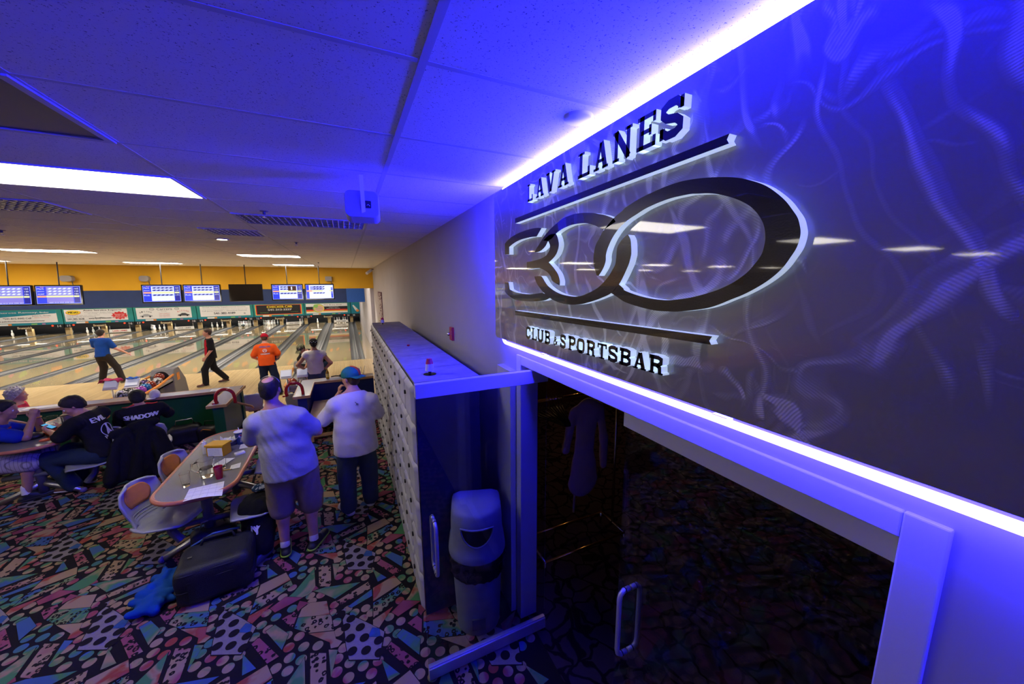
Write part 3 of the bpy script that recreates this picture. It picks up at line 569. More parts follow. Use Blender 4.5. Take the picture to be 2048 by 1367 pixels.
# ------------------------------------------------------------------ the big sign
def brushed():
    m = mat('brushed_metal', (.42, .42, .45), .34, .8, coat=1.0); nt = m.node_tree; b = nt.nodes['Principled BSDF']
    b.inputs['Coat Roughness'].default_value = .035; b.inputs['Coat IOR'].default_value = 1.6
    tc = node(nt, 'ShaderNodeTexCoord'); mp = node(nt, 'ShaderNodeMapping'); mp.inputs['Rotation'].default_value = (0, PI/2, 0)
    nt.links.new(tc.outputs['Object'], mp.inputs[0])
    acc = None
    for i, (rx, sc_, ds, st, th) in enumerate([(.35, 22, 3.0, 0, .60), (-.55, 17, 2.2, 0, .61), (1.0, 26, 4.0, 0, .63)]):
        a = node(nt, 'ShaderNodeMapping'); a.inputs['Rotation'].default_value = (rx, 0, 0); nt.links.new(tc.outputs['Object'], a.inputs[0])
        a2 = node(nt, 'ShaderNodeMapping'); a2.inputs['Scale'].default_value = (1, 1, .09); nt.links.new(a.outputs[0], a2.inputs[0])
        dn = node(nt, 'ShaderNodeTexNoise'); dn.inputs['Scale'].default_value = 1.6+i; nt.links.new(tc.outputs['Object'], dn.inputs['Vector'])
        vm = node(nt, 'ShaderNodeVectorMath', operation='MULTIPLY_ADD'); vm.inputs[1].default_value = (0, .5, .2)
        nt.links.new(dn.outputs[1], vm.inputs[0]); nt.links.new(a2.outputs[0], vm.inputs[2])
        n = node(nt, 'ShaderNodeTexNoise'); n.inputs['Scale'].default_value = sc_; n.inputs['Detail'].default_value = 1.5; nt.links.new(vm.outputs[0], n.inputs['Vector'])
        r = ramp(nt, [(th-.035, (0, 0, 0)), (th+.08, (1, 1, 1))]); nt.links.new(n.outputs[0], r.inputs[0])
        w_ = node(nt, 'ShaderNodeTexWave', wave_type='BANDS', bands_direction='Z'); w_.inputs['Scale'].default_value = 60-9*i; w_.inputs['Distortion'].default_value = 3; w_.inputs['Detail'].default_value = 1; w_.inputs['Detail Scale'].default_value = .5
        nt.links.new(a.outputs[0], w_.inputs['Vector'])
        wr = node(nt, 'ShaderNodeMapRange'); wr.inputs[3].default_value = .72; wr.inputs[4].default_value = 1; nt.links.new(w_.outputs['Fac'], wr.inputs[0])
        mu_ = node(nt, 'ShaderNodeMath', operation='MULTIPLY'); nt.links.new(r.outputs[0], mu_.inputs[0]); nt.links.new(wr.outputs[0], mu_.inputs[1])
        if acc is None: acc = mu_.outputs[0]
        else:
            ad = node(nt, 'ShaderNodeMath', operation='MAXIMUM'); nt.links.new(acc, ad.inputs[0]); nt.links.new(mu_.outputs[0], ad.inputs[1]); acc = ad.outputs[0]
    cr = ramp(nt, [(0, (.29, .285, .29)), (.5, (.38, .38, .38)), (1, (.72, .73, .72))]); nt.links.new(acc, cr.inputs[0]); nt.links.new(cr.outputs[0], b.inputs['Base Color'])
    rr_ = node(nt, 'ShaderNodeMapRange'); rr_.inputs[3].default_value = .55; rr_.inputs[4].default_value = .7; nt.links.new(acc, rr_.inputs[0]); nt.links.new(rr_.outputs[0], b.inputs['Roughness'])
    bp = node(nt, 'ShaderNodeBump'); bp.inputs['Strength'].default_value = .12; bp.inputs['Distance'].default_value = .01; nt.links.new(acc, bp.inputs['Height']); nt.links.new(bp.outputs[0], b.inputs['Normal'])
    return m
sg = thing('wall_sign', 'big brushed metal sign with black raised lettering and glowing blue edge tube', 'sign', (1.083, .6, 2.74))
pr = [(y, z) for y, z in [(-1.3, 2.235), (-1.3, 3.235)]]
def rpoly(y0, y1, z0, z1, r, n=6):
    return [(sx, sz) for sx, sz in [((y1-r)+r*math.cos(a), (z1-r)+r*math.sin(a)) for a in [PI/2*k/n for k in range(n+1)]]+[(y0, z1), (y0, z0)]+[((y1-r)+r*math.cos(a), (z0+r)+r*math.sin(a)) for a in [-PI/2+PI/2*k/n for k in range(n+1)]]]
MB().prism(rpoly(-1.3, 2.415, 2.235, 3.235, .035), lambda a, b: (.985, a, b), lambda a, b: (.991, a, b), 0, 1).build('face_panel', [brushed(), mat('acrylic_edge', (.5, .5, .9), .3, emit=(.45, .35, 1), es=1.2)], sg, world=True)  # purple emission on the panel rim imitates tube light caught by the acrylic
MB().prism(rpoly(-1.3, 2.39, 2.26, 3.21, .03), lambda a, b: (.991, a, b), lambda a, b: (1.082, a, b)).build('backing_box', mm('box_back', (.3, .3, .33), .5), sg, world=True)
tp = rpoly(-1.3, 2.415, 2.192, 3.268, .06)
i0 = [i for i, p in enumerate(tp) if p[0] == -1.3]
path = [tp[i] for i in list(range(i0[1], len(tp)))]+[tp[i] for i in range(0, i0[0]+1)]
for nm_, e_, pz in (('light_tube', E_TUBE_LOW, [p for p in path if p[1] < 2.7]), ('light_tube', E_TUBE, [p for p in path if p[1] > 2.7])):
    if pz[0][1] < 2.7: pz = pz+[(pz[-1][0], 2.74)]
    else: pz = [(pz[0][0], 2.74)]+pz
    MB().tube([(1.045, y, z) for y, z in pz], .0125, 10).build(nm_, mat('blue_tube', (.3, .3, .9), .4, emit=(e_[0]/e_[2], e_[1]/e_[2], 1), es=e_[2]), sg, world=True, smooth=True)
for y, z in ((.68, 2.203), (1.78, 2.203), (.72, 3.257), (2.0, 3.257)):
    MB().box((1.035, y, z), (.03, .05, .022)).build('tube_clip', 'glass_clear', sg, world=True)
FACE_X, BACK_X = .955, .9849
mm('sign_black', (.006, .005, .008), .22, coat=.6, bump=.06, bscale=220); mm('side_glow', (.62, .74, .84), .6, emit=(.66, .80, 1.0), es=.6)  # emission added to the raised letter sides, standing in for light on them
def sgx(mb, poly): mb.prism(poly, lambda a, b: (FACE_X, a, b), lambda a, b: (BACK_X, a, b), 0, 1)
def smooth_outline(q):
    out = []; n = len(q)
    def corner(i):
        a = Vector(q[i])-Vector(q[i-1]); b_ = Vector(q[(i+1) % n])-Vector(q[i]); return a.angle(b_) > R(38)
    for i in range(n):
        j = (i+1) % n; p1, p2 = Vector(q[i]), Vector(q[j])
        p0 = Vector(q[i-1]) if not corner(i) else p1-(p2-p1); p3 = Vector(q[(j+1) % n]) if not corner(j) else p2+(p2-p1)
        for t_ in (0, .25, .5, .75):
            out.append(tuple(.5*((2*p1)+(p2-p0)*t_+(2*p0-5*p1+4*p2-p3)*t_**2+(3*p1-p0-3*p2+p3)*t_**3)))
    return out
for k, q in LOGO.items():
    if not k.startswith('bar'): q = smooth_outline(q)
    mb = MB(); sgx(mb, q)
    mb.build({'zero_right': 'numeral_zero', 'zero_mid': 'numeral_zero', 'zero_arc': 'numeral_zero', 'three_body': 'numeral_three', 'three_top': 'numeral_three', 'three_bottom': 'numeral_three'}.get(k, 'bar'), ['sign_black', 'side_glow'], sg, world=True)
def ribbon(pts, t):
    P = [Vector(p) for p in pts]; Lf, Rt = [], []
    for i, p in enumerate(P):
        d1 = (P[i]-P[i-1]).normalized() if i else None; d2 = (P[i+1]-P[i]).normalized() if i < len(P)-1 else None
        n1 = Vector((-d1.y, d1.x)) if d1 else None; n2 = Vector((-d2.y, d2.x)) if d2 else None
        n = (n1+n2).normalized() if d1 and d2 else (n1 or n2); s = 1/max(.5, n.dot(n1)) if d1 and d2 else 1
        Lf.append(tuple(p+n*t/2*s)); Rt.append(tuple(p-n*t/2*s))
    return Lf+Rt[::-1]
def rect_(x0, x1, y0, y1): return [(x0, y0), (x1, y0), (x1, y1), (x0, y1)]
def slab(ch, t=.24, s=.1):
    """slab-serif glyph in a unit box: list of polygons"""
    h = t/2; e = .04
    S = lambda x, y, w=.36: rect_(max(0, x-w/2), min(1, x+w/2), y-s/2 if 0 < y < 1 else (0 if y == 0 else 1-s), y+s/2 if 0 < y < 1 else (s if y == 0 else 1))
    if ch == 'L': return [rect_(.14, .14+t, 0, 1), rect_(0, .55, 1-s, 1), rect_(0, .98, 0, s*1.4), rect_(.82, 1, 0, .36)]
    if ch == 'A': return [ribbon([(.2, .02), (.48, .98)], t*.75), ribbon([(.8, .02), (.52, .98)], t*1.15), rect_(.3, .72, .26, .38), rect_(0, .4, 0, s), rect_(.6, 1, 0, s)]
    if ch == 'V': return [ribbon([(.2, .98), (.48, .02)], t*1.15), ribbon([(.8, .98), (.52, .02)], t*.75), rect_(0, .42, 1-s, 1), rect_(.6, 1, 1-s, 1)]
    if ch == 'N': return [rect_(.1, .1+t*.75, 0, 1), rect_(.9-t*.75, .9, 0, 1), ribbon([(.15, .97), (.85, .03)], t*1.05), rect_(0, .36, 0, s), rect_(0, .3, 1-s, 1), rect_(.64, 1, 1-s, 1)]
    if ch == 'E': return [rect_(.12, .12+t, 0, 1), rect_(0, .95, 0, s*1.35), rect_(0, .92, 1-s*1.35, 1), rect_(.2, .72, .44, .44+s*1.3), rect_(.82, .98, 0, .32), rect_(.8, .95, .7, 1), rect_(.62, .75, .36, .66)]
    if ch == 'T': return [rect_(.5-h, .5+h, 0, 1), rect_(0, 1, 1-s*1.35, 1), rect_(0, .14, .7, 1), rect_(.86, 1, .7, 1), rect_(.22, .78, 0, s)]
    def rr(x0, x1, y0, y1, c=.2): return [(x0+c, y0), (x1-c, y0), (x1-c*.3, y0+c*.3), (x1, y0+c), (x1, y1-c), (x1-c*.3, y1-c*.3), (x1-c, y1), (x0+c, y1), (x0+c*.3, y1-c*.3), (x0, y1-c), (x0, y0+c), (x0+c*.3, y0+c*.3)]
    lo, hi = h, 1-h
    if ch == 'O':
        p = rr(lo, hi, h*.8, 1-h*.8); return [ribbon(p+[p[0], p[1]], t)]
    if ch == 'C': return [ribbon([(1-h, .66), (1-h, .78), (.72, 1-h*.7), (.34, 1-h*.7), (h, .78), (h, .22), (.34, h*.7), (.72, h*.7), (1-h, .24), (1-h, .34)], t), rect_(.82, 1, .62, .98)]
    if ch == 'U': return [ribbon([(.2, .98), (.2, .24), (.36, h*.7), (.64, h*.7), (.8, .24), (.8, .98)], t), rect_(0, .42, 1-s, 1), rect_(.6, 1, 1-s, 1)]
    if ch == 'S': return [ribbon([(1-h*1.1, .68), (1-h*1.1, .8), (.7, 1-h*.75), (.34, 1-h*.75), (h*1.05, .82), (h*1.05, .66), (.3, .54), (.7, .46), (1-h, .34), (1-h, .18), (.68, h*.75), (.32, h*.75), (h, .2), (h, .32)], t), rect_(.84, 1, .66, .98), rect_(0, .16, .02, .34)]
    if ch == 'P': return [rect_(.12, .12+t, 0, 1), rect_(0, .5, 0, s), ribbon([(0, 1-h*.6), (.66, 1-h*.6), (.87, .85), (.87, .62), (.66, .47), (.2, .47)], t*.95)]
    if ch == 'B': return [rect_(.12, .12+t, 0, 1), ribbon([(0, 1-h*.6), (.62, 1-h*.6), (.83, .87), (.83, .66), (.64, .52), (.2, .52)], t*.9), ribbon([(.3, .52), (.66, .52), (.88, .38), (.88, .18), (.66, h*.6), (0, h*.6)], t*.9)]
    if ch == 'R': return [rect_(.1, .1+t, 0, 1), rect_(0, .42, 0, s), ribbon([(0, 1-h*.6), (.62, 1-h*.6), (.83, .86), (.83, .64), (.64, .5), (.2, .5)], t*.95), ribbon([(.55, .5), (.75, .38), (.78, .06)], t), rect_(.68, 1, 0, s*1.1)]
    if ch == '&': return [ribbon([(.95, .1), (.35, .72), (.4, .92), (.62, .92), (.66, .75), (.2, .4), (.2, .15), (.45, .06), (.8, .3), (.95, .5)], t*.8)]
    return [rect_(0, 1, 0, 1)]
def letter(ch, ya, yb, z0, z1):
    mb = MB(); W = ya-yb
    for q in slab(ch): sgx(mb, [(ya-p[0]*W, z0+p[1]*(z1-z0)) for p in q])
    o = mb.build('letter', ['sign_black', 'side_glow'], sg, world=True)
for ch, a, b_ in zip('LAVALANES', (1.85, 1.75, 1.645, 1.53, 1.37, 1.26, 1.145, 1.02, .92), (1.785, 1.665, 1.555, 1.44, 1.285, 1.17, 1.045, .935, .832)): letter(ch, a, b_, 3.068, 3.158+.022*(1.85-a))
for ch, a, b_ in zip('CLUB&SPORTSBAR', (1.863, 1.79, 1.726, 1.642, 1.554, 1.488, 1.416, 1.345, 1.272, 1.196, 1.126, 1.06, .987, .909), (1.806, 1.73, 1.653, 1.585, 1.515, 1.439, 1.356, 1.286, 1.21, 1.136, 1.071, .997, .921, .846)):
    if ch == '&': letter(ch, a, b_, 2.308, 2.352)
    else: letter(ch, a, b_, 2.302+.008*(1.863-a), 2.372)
# ------------------------------------------------------------------ glass doors
GL = mat('door_glass', (.86, .88, .92), .0, trans=1, ior=1.5)
nt = GL.node_tree; b = nt.nodes['Principled BSDF']
tr = nt.nodes.new('ShaderNodeBsdfTransparent'); tr.inputs[0].default_value = (.84, .86, .90, 1)
gs = nt.nodes.new('ShaderNodeBsdfGlossy'); gs.inputs['Roughness'].default_value = .0
lw = nt.nodes.new('ShaderNodeLayerWeight'); lw.inputs[0].default_value = .5
pw = nt.nodes.new('ShaderNodeMath'); pw.operation = 'POWER'; pw.inputs[1].default_value = 5; nt.links.new(lw.outputs['Facing'], pw.inputs[0])
fr = nt.nodes.new('ShaderNodeMath'); fr.operation = 'MULTIPLY_ADD'; fr.inputs[1].default_value = .94; fr.inputs[2].default_value = .045; nt.links.new(pw.outputs[0], fr.inputs[0])
mxs = nt.nodes.new('ShaderNodeMixShader'); nt.links.new(fr.outputs[0], mxs.inputs[0]); nt.links.new(tr.outputs[0], mxs.inputs[1]); nt.links.new(gs.outputs[0], mxs.inputs[2])
nt.links.new(mxs.outputs[0], nt.nodes['Material Output'].inputs[0]); nt.nodes.remove(b)
mm('alu', (.55, .55, .6), .35, .6)
def door(name, label, loc, rot, W=.885):
    t = thing(name, label, 'glass door', loc, rot)
    MB().bb(.0, W, -.006, .006, .10, 1.97).build('pane', GL, t)
    MB().bb(0, W, -.022, .022, 1.965, 2.05).build('top_rail', 'trim_white', t, bevel=.002)
    MB().bb(0, W, -.022, .022, .012, .095).bb(.0, W, -.012, .012, .095, .104).build('bottom_rail', 'alu', t, bevel=.002)
    for s in (-1, 1):
        x = W-.075; p = [(x, .006*s, 1.16), (x, .04*s, 1.16), (x, .058*s, 1.145), (x, .064*s, 1.12), (x, .064*s, .84), (x, .058*s, .815), (x, .04*s, .80), (x, .006*s, .80)]
        h = MB().tube(p, .0125, 10).build('handle', 'alu', t, smooth=True)
        MB().cyl((x, .03*s, 1.16), (x, .036*s, 1.16), .0135, n=12).cyl((x, .03*s, .80), (x, .036*s, .80), .0135, n=12).build('collar', 'black', h)
    return t
door('door_leaf', 'open glass door leaf with white rails standing out in front of the bin', (1.205, 2.04, 0), PI)
door('door_leaf', 'closed glass door leaf under the sign with a curved pull handle', (1.15, .285, 0), PI/2, .92)
# ------------------------------------------------------------------ lockers
LX0, LX1, LY0, LY1, LH = .40, .885, 2.52, 7.0, 1.92
lk = thing('locker_bank', 'long bank of pale plastic ball lockers along the grey wall', 'lockers', (.64, 4.76, 0))
mm('locker_shell', (.015, .016, .06), .45); mm('locker_door', (.50, .49, .50), .45, noise=.05, nscale=5, bump=.06, bscale=90); mm('locker_top', (.27, .25, .27), .75, noise=.2, nscale=9)
MB().bb(LX0, LX1, LY0, LY1, .0, LH-.01).build('carcass', 'locker_shell', lk, world=True)
tpb = MB(); ys = [LY0, 2.95, 3.55, 4.15, 4.75, 5.35, 5.95, 6.5, LY1]
for a, b_ in zip(ys, ys[1:]): tpb.bb(LX0-.004, LX1, a+.004, b_-.004, LH-.012, LH+.006)
tpb.build('top_board', 'locker_top', lk, world=True, bevel=.002)
nc, nr = 14, 6; cw = (LY1-LY0)/nc; ch_ = (LH-.06)/nr
dm = None
def pillow(u, v):
    y = cw*(.02+.96*u); z = ch_*(.015+.97*v); e = min(u, 1-u, v, 1-v)
    d = .008+.026*min(1, e/.09)-.012*math.exp(-((u-.5)**2+(v-.45)**2)*9)+(.006 if v > .86 and e > .02 else 0)
    return (-d, y, z)
for i in range(nc):
    for j in range(nr):
        if dm is None:
            mb = MB().grid(pillow, 12, 12)
            o = mb.build('locker_door', 'locker_door', lk, smooth=True); dm = o.data
            lm_ = MB().box((-.036, cw*.86, ch_*.62), (.014, .022, .028)).build('lock', 'black', o).data
        else:
            o = bpy.data.objects.new('locker_door', dm); C.objects.link(o); o.parent = lk
            l2 = bpy.data.objects.new('lock', lm_); C.objects.link(l2); l2.parent = o
        o.location = (LX0-.64, LY0+i*cw-4.76, .045+j*ch_)
def cone(name, label, x, y, z, s=1.0):
    t = thing(name, label, 'figurine', (x, y, z))
    MB().lathe([(.001, 0), (.05*s, 0), (.05*s, .003), (.001, .003)], n=20).build('base', 'glass_clear', t)
    MB().lathe([(.001, .003), (.012*s, .003), (.012*s, .03*s), (.001, .03*s)], n=12).build('stem', 'black', t)
    MB().lathe([(.001, .03*s), (.035*s, .03*s), (.03*s, .085*s), (.001, .085*s)], n=20).build('lower_cone', mm('cone_white', (.7, .7, .75), .4), t, auto=50)
    MB().lathe([(.001, .085*s), (.03*s, .0851*s), (.02*s, .125*s), (.001, .127*s)], n=20).build('upper_cone', mm('cone_red', (.6, .02, .06), .35), t, auto=50)
cone('award_cone', 'small red and white cone on the locker tops near the open door', .55, 2.72, LH+.006)
cone('award_cone', 'small dark red cone at the far end of the locker tops', .55, 6.65, LH+.006, .95)
tag(MB().ball((.6, 4.1, LH+.018), .012, sc=(1.4, 1, 1)).build('red_token', 'red', smooth=True), 'tiny red token lying on the locker tops', 'token')
t = thing('wall_poster', 'narrow dark wall poster with rows of pale names beyond the lockers', 'poster', (1.083, 13.4, 1.85))
MB().bb(-.02, 0, -.75, .65, -.58, .52).build('board', mm('poster', (.10, .02, .04), .5), t)
m_ = MB(); rr = random.Random(2)
for c_ in range(5):
    for q in range(22):
        if rr.random() < .8: y = -.68+c_*.27; z = .44-q*.045; m_.add([(-.021, y+.2*rr.uniform(.6, 1), z), (-.021, y, z), (-.021, y, z+.025), (-.021, y+.2, z+.025)], [(0, 1, 2, 3)])
m_.build('lettering', 'paper', t)
t = thing('fire_alarm', 'red fire alarm strobe on the grey wall', 'alarm', (1.083, 3.95, 2.06))
MB().box((-.015, 0, 0), (.03, .10, .15)).build('body', 'red', t, bevel=.004)
MB().ball((-.035, .055, -.01), .022, n=14).build('strobe', 'chrome', t, smooth=True)
m_ = MB(); put_text(m_, 'FIRE', lambda p, q: (-.0305, -.02-q, p), -.05, 0, .09, .018); m_.build('lettering', 'paper', t)
# white casing strip beside the lockers and the bin alcove
struct(MB().bb(1.03, 1.082, 2.26, 2.5, 0, 2.0).build('trim_3', 'wall_white'))
# ------------------------------------------------------------------ bin
bn = thing('trash_bin', 'grey swing-mouth trash bin with black liner behind the open glass door', 'trash bin', (.79, 2.38, 0), R(-18))
mm('bin_grey', (.24, .26, .33), .5, bump=.12, bscale=260); mm('liner', (.01, .01, .012), .18, bump=.5, bscale=35)
def halfround(w_, d, n=14, k=1.0):
    return [(w_/2*math.cos(a), -d*.25-d*.55*math.sin(a)*k) for a in [PI*i/n for i in range(n+1)]]+[(-w_/2, d*.2), (w_/2, d*.2)]
def loft(mb, secs, m=0):
    n = len(secs[0][0]); vs = [(p[0]*1, p[1]*1, z) for q, z in secs for p in q]
    fs = [(i*n+j, i*n+(j+1) % n, (i+1)*n+(j+1) % n, (i+1)*n+j) for i in range(len(secs)-1) for j in range(n)]
    mb.add(vs, [tuple(f[::-1]) for f in fs]+[tuple(range(n)), tuple((len(secs)-1)*n+k for k in range(n))[::-1]], m); return mb
loft(MB(), [(halfround(.32, .26), .0), (halfround(.33, .27), .02), (halfround(.38, .31), .60), (halfround(.385, .315), .66)]).build('body', 'bin_grey', bn, auto=45)
rr = random.Random(4)
def crink(w_, d, a): return [(x*(1+a*rr.uniform(-1, 1)), y*(1+a*rr.uniform(-1, 1))) for x, y in halfround(w_, d, 30)]
loft(MB(), [(crink(.41, .34, .03), .50), (crink(.42, .35, .04), .54), (crink(.41, .34, .03), .585), (crink(.43, .36, .03), .62), (crink(.40, .33, .01), .675)]).build('liner', 'liner', bn, auto=70)
def lidsec(s, y=0): return [(p[0]*s, p[1]*s+y) for p in halfround(.41, .34)]
ld = loft(MB(), [(lidsec(1.02), .655), (lidsec(1.04), .68), (lidsec(1.0), .71), (lidsec(.95, .002), .75), (lidsec(.93, .002), .90), (lidsec(.90, .005), .985), (lidsec(.84, .01), 1.01), (lidsec(.6, .03), 1.025)]).build('lid', 'bin_grey', bn, auto=50)
mo = []
for i in range(15):
    a = PI*i/14; mo.append((.115*math.cos(a), .925-.135*math.sin(a)))
def onlid(x, z, off=.004):
    s = .962; off += .003; u = max(-1, min(1, x/(.205*s))); y = (-.085-.187*math.sqrt(max(0, 1-u*u)))*s; return (x, y-off, z)
mt = MB(); n_ = len(mo); mid = [onlid(x*.5, .90-(.90-z)*.5, .006) for x, z in mo]
outer = [onlid(x, z, .006) for x, z in mo]; topm = [onlid(x, .90, .006) for x, z in mo]
vs = []; fs = []
for i, (x, z) in enumerate(mo):
    for j in range(5): vs.append(onlid(x, .925+(z-.925)*j/4, .003))
fs = [(i*5+j, (i+1)*5+j, (i+1)*5+j+1, i*5+j+1) for i in range(n_-1) for j in range(4)]
mt.add(vs, fs); mt.build('mouth', 'black', ld)
MB().tube([onlid(x, z, .006) for x, z in mo]+[onlid(x, .925, .006) for x in [-.08, -.04, 0, .04, .08]], .007, 6, closed=True).build('mouth_rim', 'bin_grey', ld, smooth=True)
MB().box((0, -.226, .12), (.10, .012, .09)).build('foot_recess', mm('bin_dark', (.12, .12, .17), .5), bn)
# ------------------------------------------------------------------ coat rack in the club room
cr_ = thing('coat_rack', 'chrome garment rack behind the glass in the dark club room', 'coat rack', (1.9, 2.62, 0))
fr = MB()
for x in (1.45, 2.36):
    fr = MB()
    for y in (2.44, 2.80): fr.tube([(x, y, .02), (x, y, .15)], .012, 8)
    fr.tube([(x, 2.62, .15), (x, 2.62, 1.6)], .013, 8); fr.tube([(x, 2.44, .15), (x, 2.80, .15)], .012, 8); fr.build('upright', 'chrome', cr_, world=True, smooth=True)
MB().tube([(1.42, 2.62, 1.6), (2.4, 2.62, 1.6)], .014, 10).build('rail', mm('brass', (.8, .5, .2), .2, 1), cr_, world=True, smooth=True)
MB().tube([(1.45, 2.44, .15), (2.36, 2.44, .15)], .011, 8).tube([(1.45, 2.80, .15), (2.36, 2.80, .15)], .011, 8).build('base_rail', 'brass', cr_, world=True, smooth=True)
def hanger(x, rot, label):
    t = thing('coat_hanger', label, 'coat hanger', (x, 2.62, 1.6), rot, 'empty black hangers on the garment rack')
    MB().tube([(.0, -.022, -.0), (0, -.01, .02), (0, .012, .02), (0, .022, 0), (0, .012, -.03), (0, 0, -.05), (0, 0, -.075)], .003, 6).tube([(0, 0, -.075), (0, .2, -.17), (0, .21, -.185), (0, -.21, -.185), (0, -.2, -.17)], .006, 6, closed=True).build('frame', 'black', t, smooth=True)
for k in range(6): hanger(1.56+.03*k, .3-.1*k, 'empty black hanger bunched on the garment rack')
# ------------------------------------------------------------------ counters
mm('green_paint', (.008, .09, .035), .4, noise=.1, nscale=3); mm('blue_paint', (.008, .018, .12), .4, noise=.1, nscale=3); mm('ledge', (.36, .35, .37), .18); mm('kick', (.012, .012, .014), .6)
mm('sage', (.13, .2, .11), .5)
M['oak'] = wood('oak', (.45, .24, .09), (.58, .34, .14), .4, (3, 3, 3)); M['maple'] = wood('maple', (.60, .42, .23), (.68, .50, .29), .4, (1, 8, 8))
def counter(name, label, body, x0, x1, lx0, lx1, yb, yf, side=None):
    t = thing(name, label, 'counter', ((lx0+lx1)/2, yb, 0))
    mb = MB(); mb.bb(x0, x1, yb-.04, yb+.08, .08, .70); mb.bb(lx0+.03, lx1-.03, yf+.03, yb-.04, .08, .70); mb.build('wall_panel', body, t, world=True)
    if side: MB().bb(lx1-.03, lx1-.024, yf+.035, yb+.08, .08, .70).build('side_panel', side, t, world=True)
    MB().bb(x0, x1, yb-.03, yb+.07, 0, .08).bb(lx0+.05, lx1-.05, yf+.05, yb, 0, .08).build('kick_board', 'kick', t, world=True)
    tp = MB(); tp.bb(x0, x1, yb-.10, yb+.15, .705, .742); tp.bb(lx0-.02, lx1+.02, yf-.02, yb-.10, .705, .742); tp.build('ledge', 'ledge', t, world=True)
    e = MB(); e.bb(x0, max(lx0-.02, x0) if x0 < lx0-.5 else x0, yb-.112, yb-.1, .70, .744) if x0 < lx0-.5 else e.bb(lx1+.02, x1, yb-.112, yb-.1, .70, .744)
    e.bb(lx0-.032, lx0-.02, yf-.02, (yb-.112) if x0 < lx0-.5 else yb+.15, .70, .744); e.bb(lx1+.02, lx1+.032, yf-.02, (yb+.15) if x0 < lx0-.5 else yb-.112, .70, .744); e.bb(lx0-.032, lx1+.032, yf-.032, yf-.02, .70, .744); e.bb(x0, x1, yb+.15, yb+.162, .70, .744)
    e.build('edge_strip', 'oak', t, world=True)
    return t
counter('counter', 'green low counter with grey ledge and oak edge behind the seated players', 'green_paint', -9, -1.90, -2.10, -1.90, 7.93, 6.9, 'sage')
counter('counter', 'blue low counter with grey ledge behind the wooden bench', 'blue_paint', -.92, .395, -.92, -.72, 7.84, 6.84)
def horseshoe(cx, y, label):
    t = thing('horseshoe_rail', label, 'hand rail', (cx, y, .744))
    p = [(-.11, 0, -.0), (-.125, 0, .05)]+[(-.12*math.cos(a), 0, .10+.12*math.sin(a)) for a in [PI*k/12 for k in range(13)]]+[(.125, 0, .05), (.125, 0, -.02)]
    MB().tube(p, .025, 12).build('arch', mm('red_gloss', (.45, .01, .02), .12, coat=.6), t, smooth=True)
    MB().tube([(-.11, 0, 0), (-.15, 0, .0), (-.17, -.02, .005)], .014, 8).build('foot', 'red_gloss', t, smooth=True)
    return t
horseshoe(-1.90, 6.97, 'glossy red horseshoe arch on the end of the green counter'); horseshoe(-.93, 6.93, 'glossy red horseshoe arch on the end of the blue counter')
t = thing('handrail', 'slim wooden handrail running down to the lanes from the green counter', 'handrail', (-1.77, 6.99, .72))
MB().tube([(0, 0, 0), (-.06, 1.15, -.42), (-.07, 1.3, -.5)], .02, 10).build('rail', 'oak', t, smooth=True); MB().tube([(-.055, 1.05, -.40), (-.1, 1.05, -.43), (-.15, 1.05, -.40)], .01, 6).build('bracket', 'steel', t)
# bench
t = thing('bench', 'low oak bench with pale top against the blue counter', 'bench', (-.48, 7.1, 0))
MB().bb(-.24, .24, -.56, .5, .375, .40).build('top', 'maple', t, bevel=.003); MB().bb(-.24, .24, -.56, -.53, .30, .375).bb(-.24, -.215, -.53, .5, .30, .375).bb(.215, .24, -.53, .5, .30, .375).build('apron', 'oak', t)
for x in (-.215, .215):
    for y in (-.53, .47): MB().bb(x-.025, x+.025, y-.025, y+.025, 0, .30).build('leg', 'oak', t)
MB().bb(-.19, .19, -.545, -.515, .07, .12).bb(-.225, -.2, -.5, .44, .07, .12).bb(.2, .225, -.5, .44, .07, .12).build('stretcher', 'oak', t)
# ------------------------------------------------------------------ moulded chairs and tables
def make_chair(label, loc, rot):
    t = thing('shell_chair', label, 'chair', loc, rot)
    prof = [(.24, .425), (.22, .445), (.12, .44), (0, .425), (-.1, .43), (-.17, .455), (-.215, .52), (-.235, .60), (-.25, .70), (-.262, .78), (-.268, .82)]
    wid = [.17, .215, .235, .235, .215, .185, .165, .185, .20, .18, .10]
    def fn(u, v):
        k = v*(len(prof)-1); i = min(int(k), len(prof)-2); f = k-i; f2 = f*f*(3-2*f)*.3+f*.7
        x = prof[i][0]*(1-f)+prof[i+1][0]*f; z = prof[i][1]*(1-f)+prof[i+1][1]*f; w_ = wid[i]*(1-f2)+wid[i+1]*f2
        s = u*2-1; lip = .035*abs(s)**3
        if i < 5: return (x, s*w_, z+lip)
        return (x+.05*s*s+(lip*.5), s*w_, z)
    mb = MB().grid(fn, 16, 30)
    seat = mb.build('seat_shell', 'grey_plastic', t, smooth=True, solid=.018)
    def pad(u, v):
        x, y, z = fn(.5+(u-.5)*(.62*math.sin(PI*min(max(.12+.8*v, 0), 1))**.35), .70+.22*v); return (x+.013, y, z)
    MB().grid(pad, 10, 8).build('back_pad', 'orange_plastic', t, smooth=True, solid=.012)
    rb = MB()
    for k in range(3): rb.tube([(lambda p: (p[0]+.012, p[1], p[2]))(fn(.2+.6*j/8, .555+.035*k)) for j in range(9)], .004, 5)
    rb.build('back_rib', 'grey_plastic', t, smooth=True)
    MB().tube([(0, 0, .42), (.02, 0, .30), (.10, 0, .20)], .035, 10).box((0, 0, .415), (.2, .2, .02)).build('support_arm', 'dark_grey', t, smooth=False)
    return t
ch = make_chair('grey shell chair with orange back pad, nearest the camera', (-1.70, 4.16, 0), R(-20))
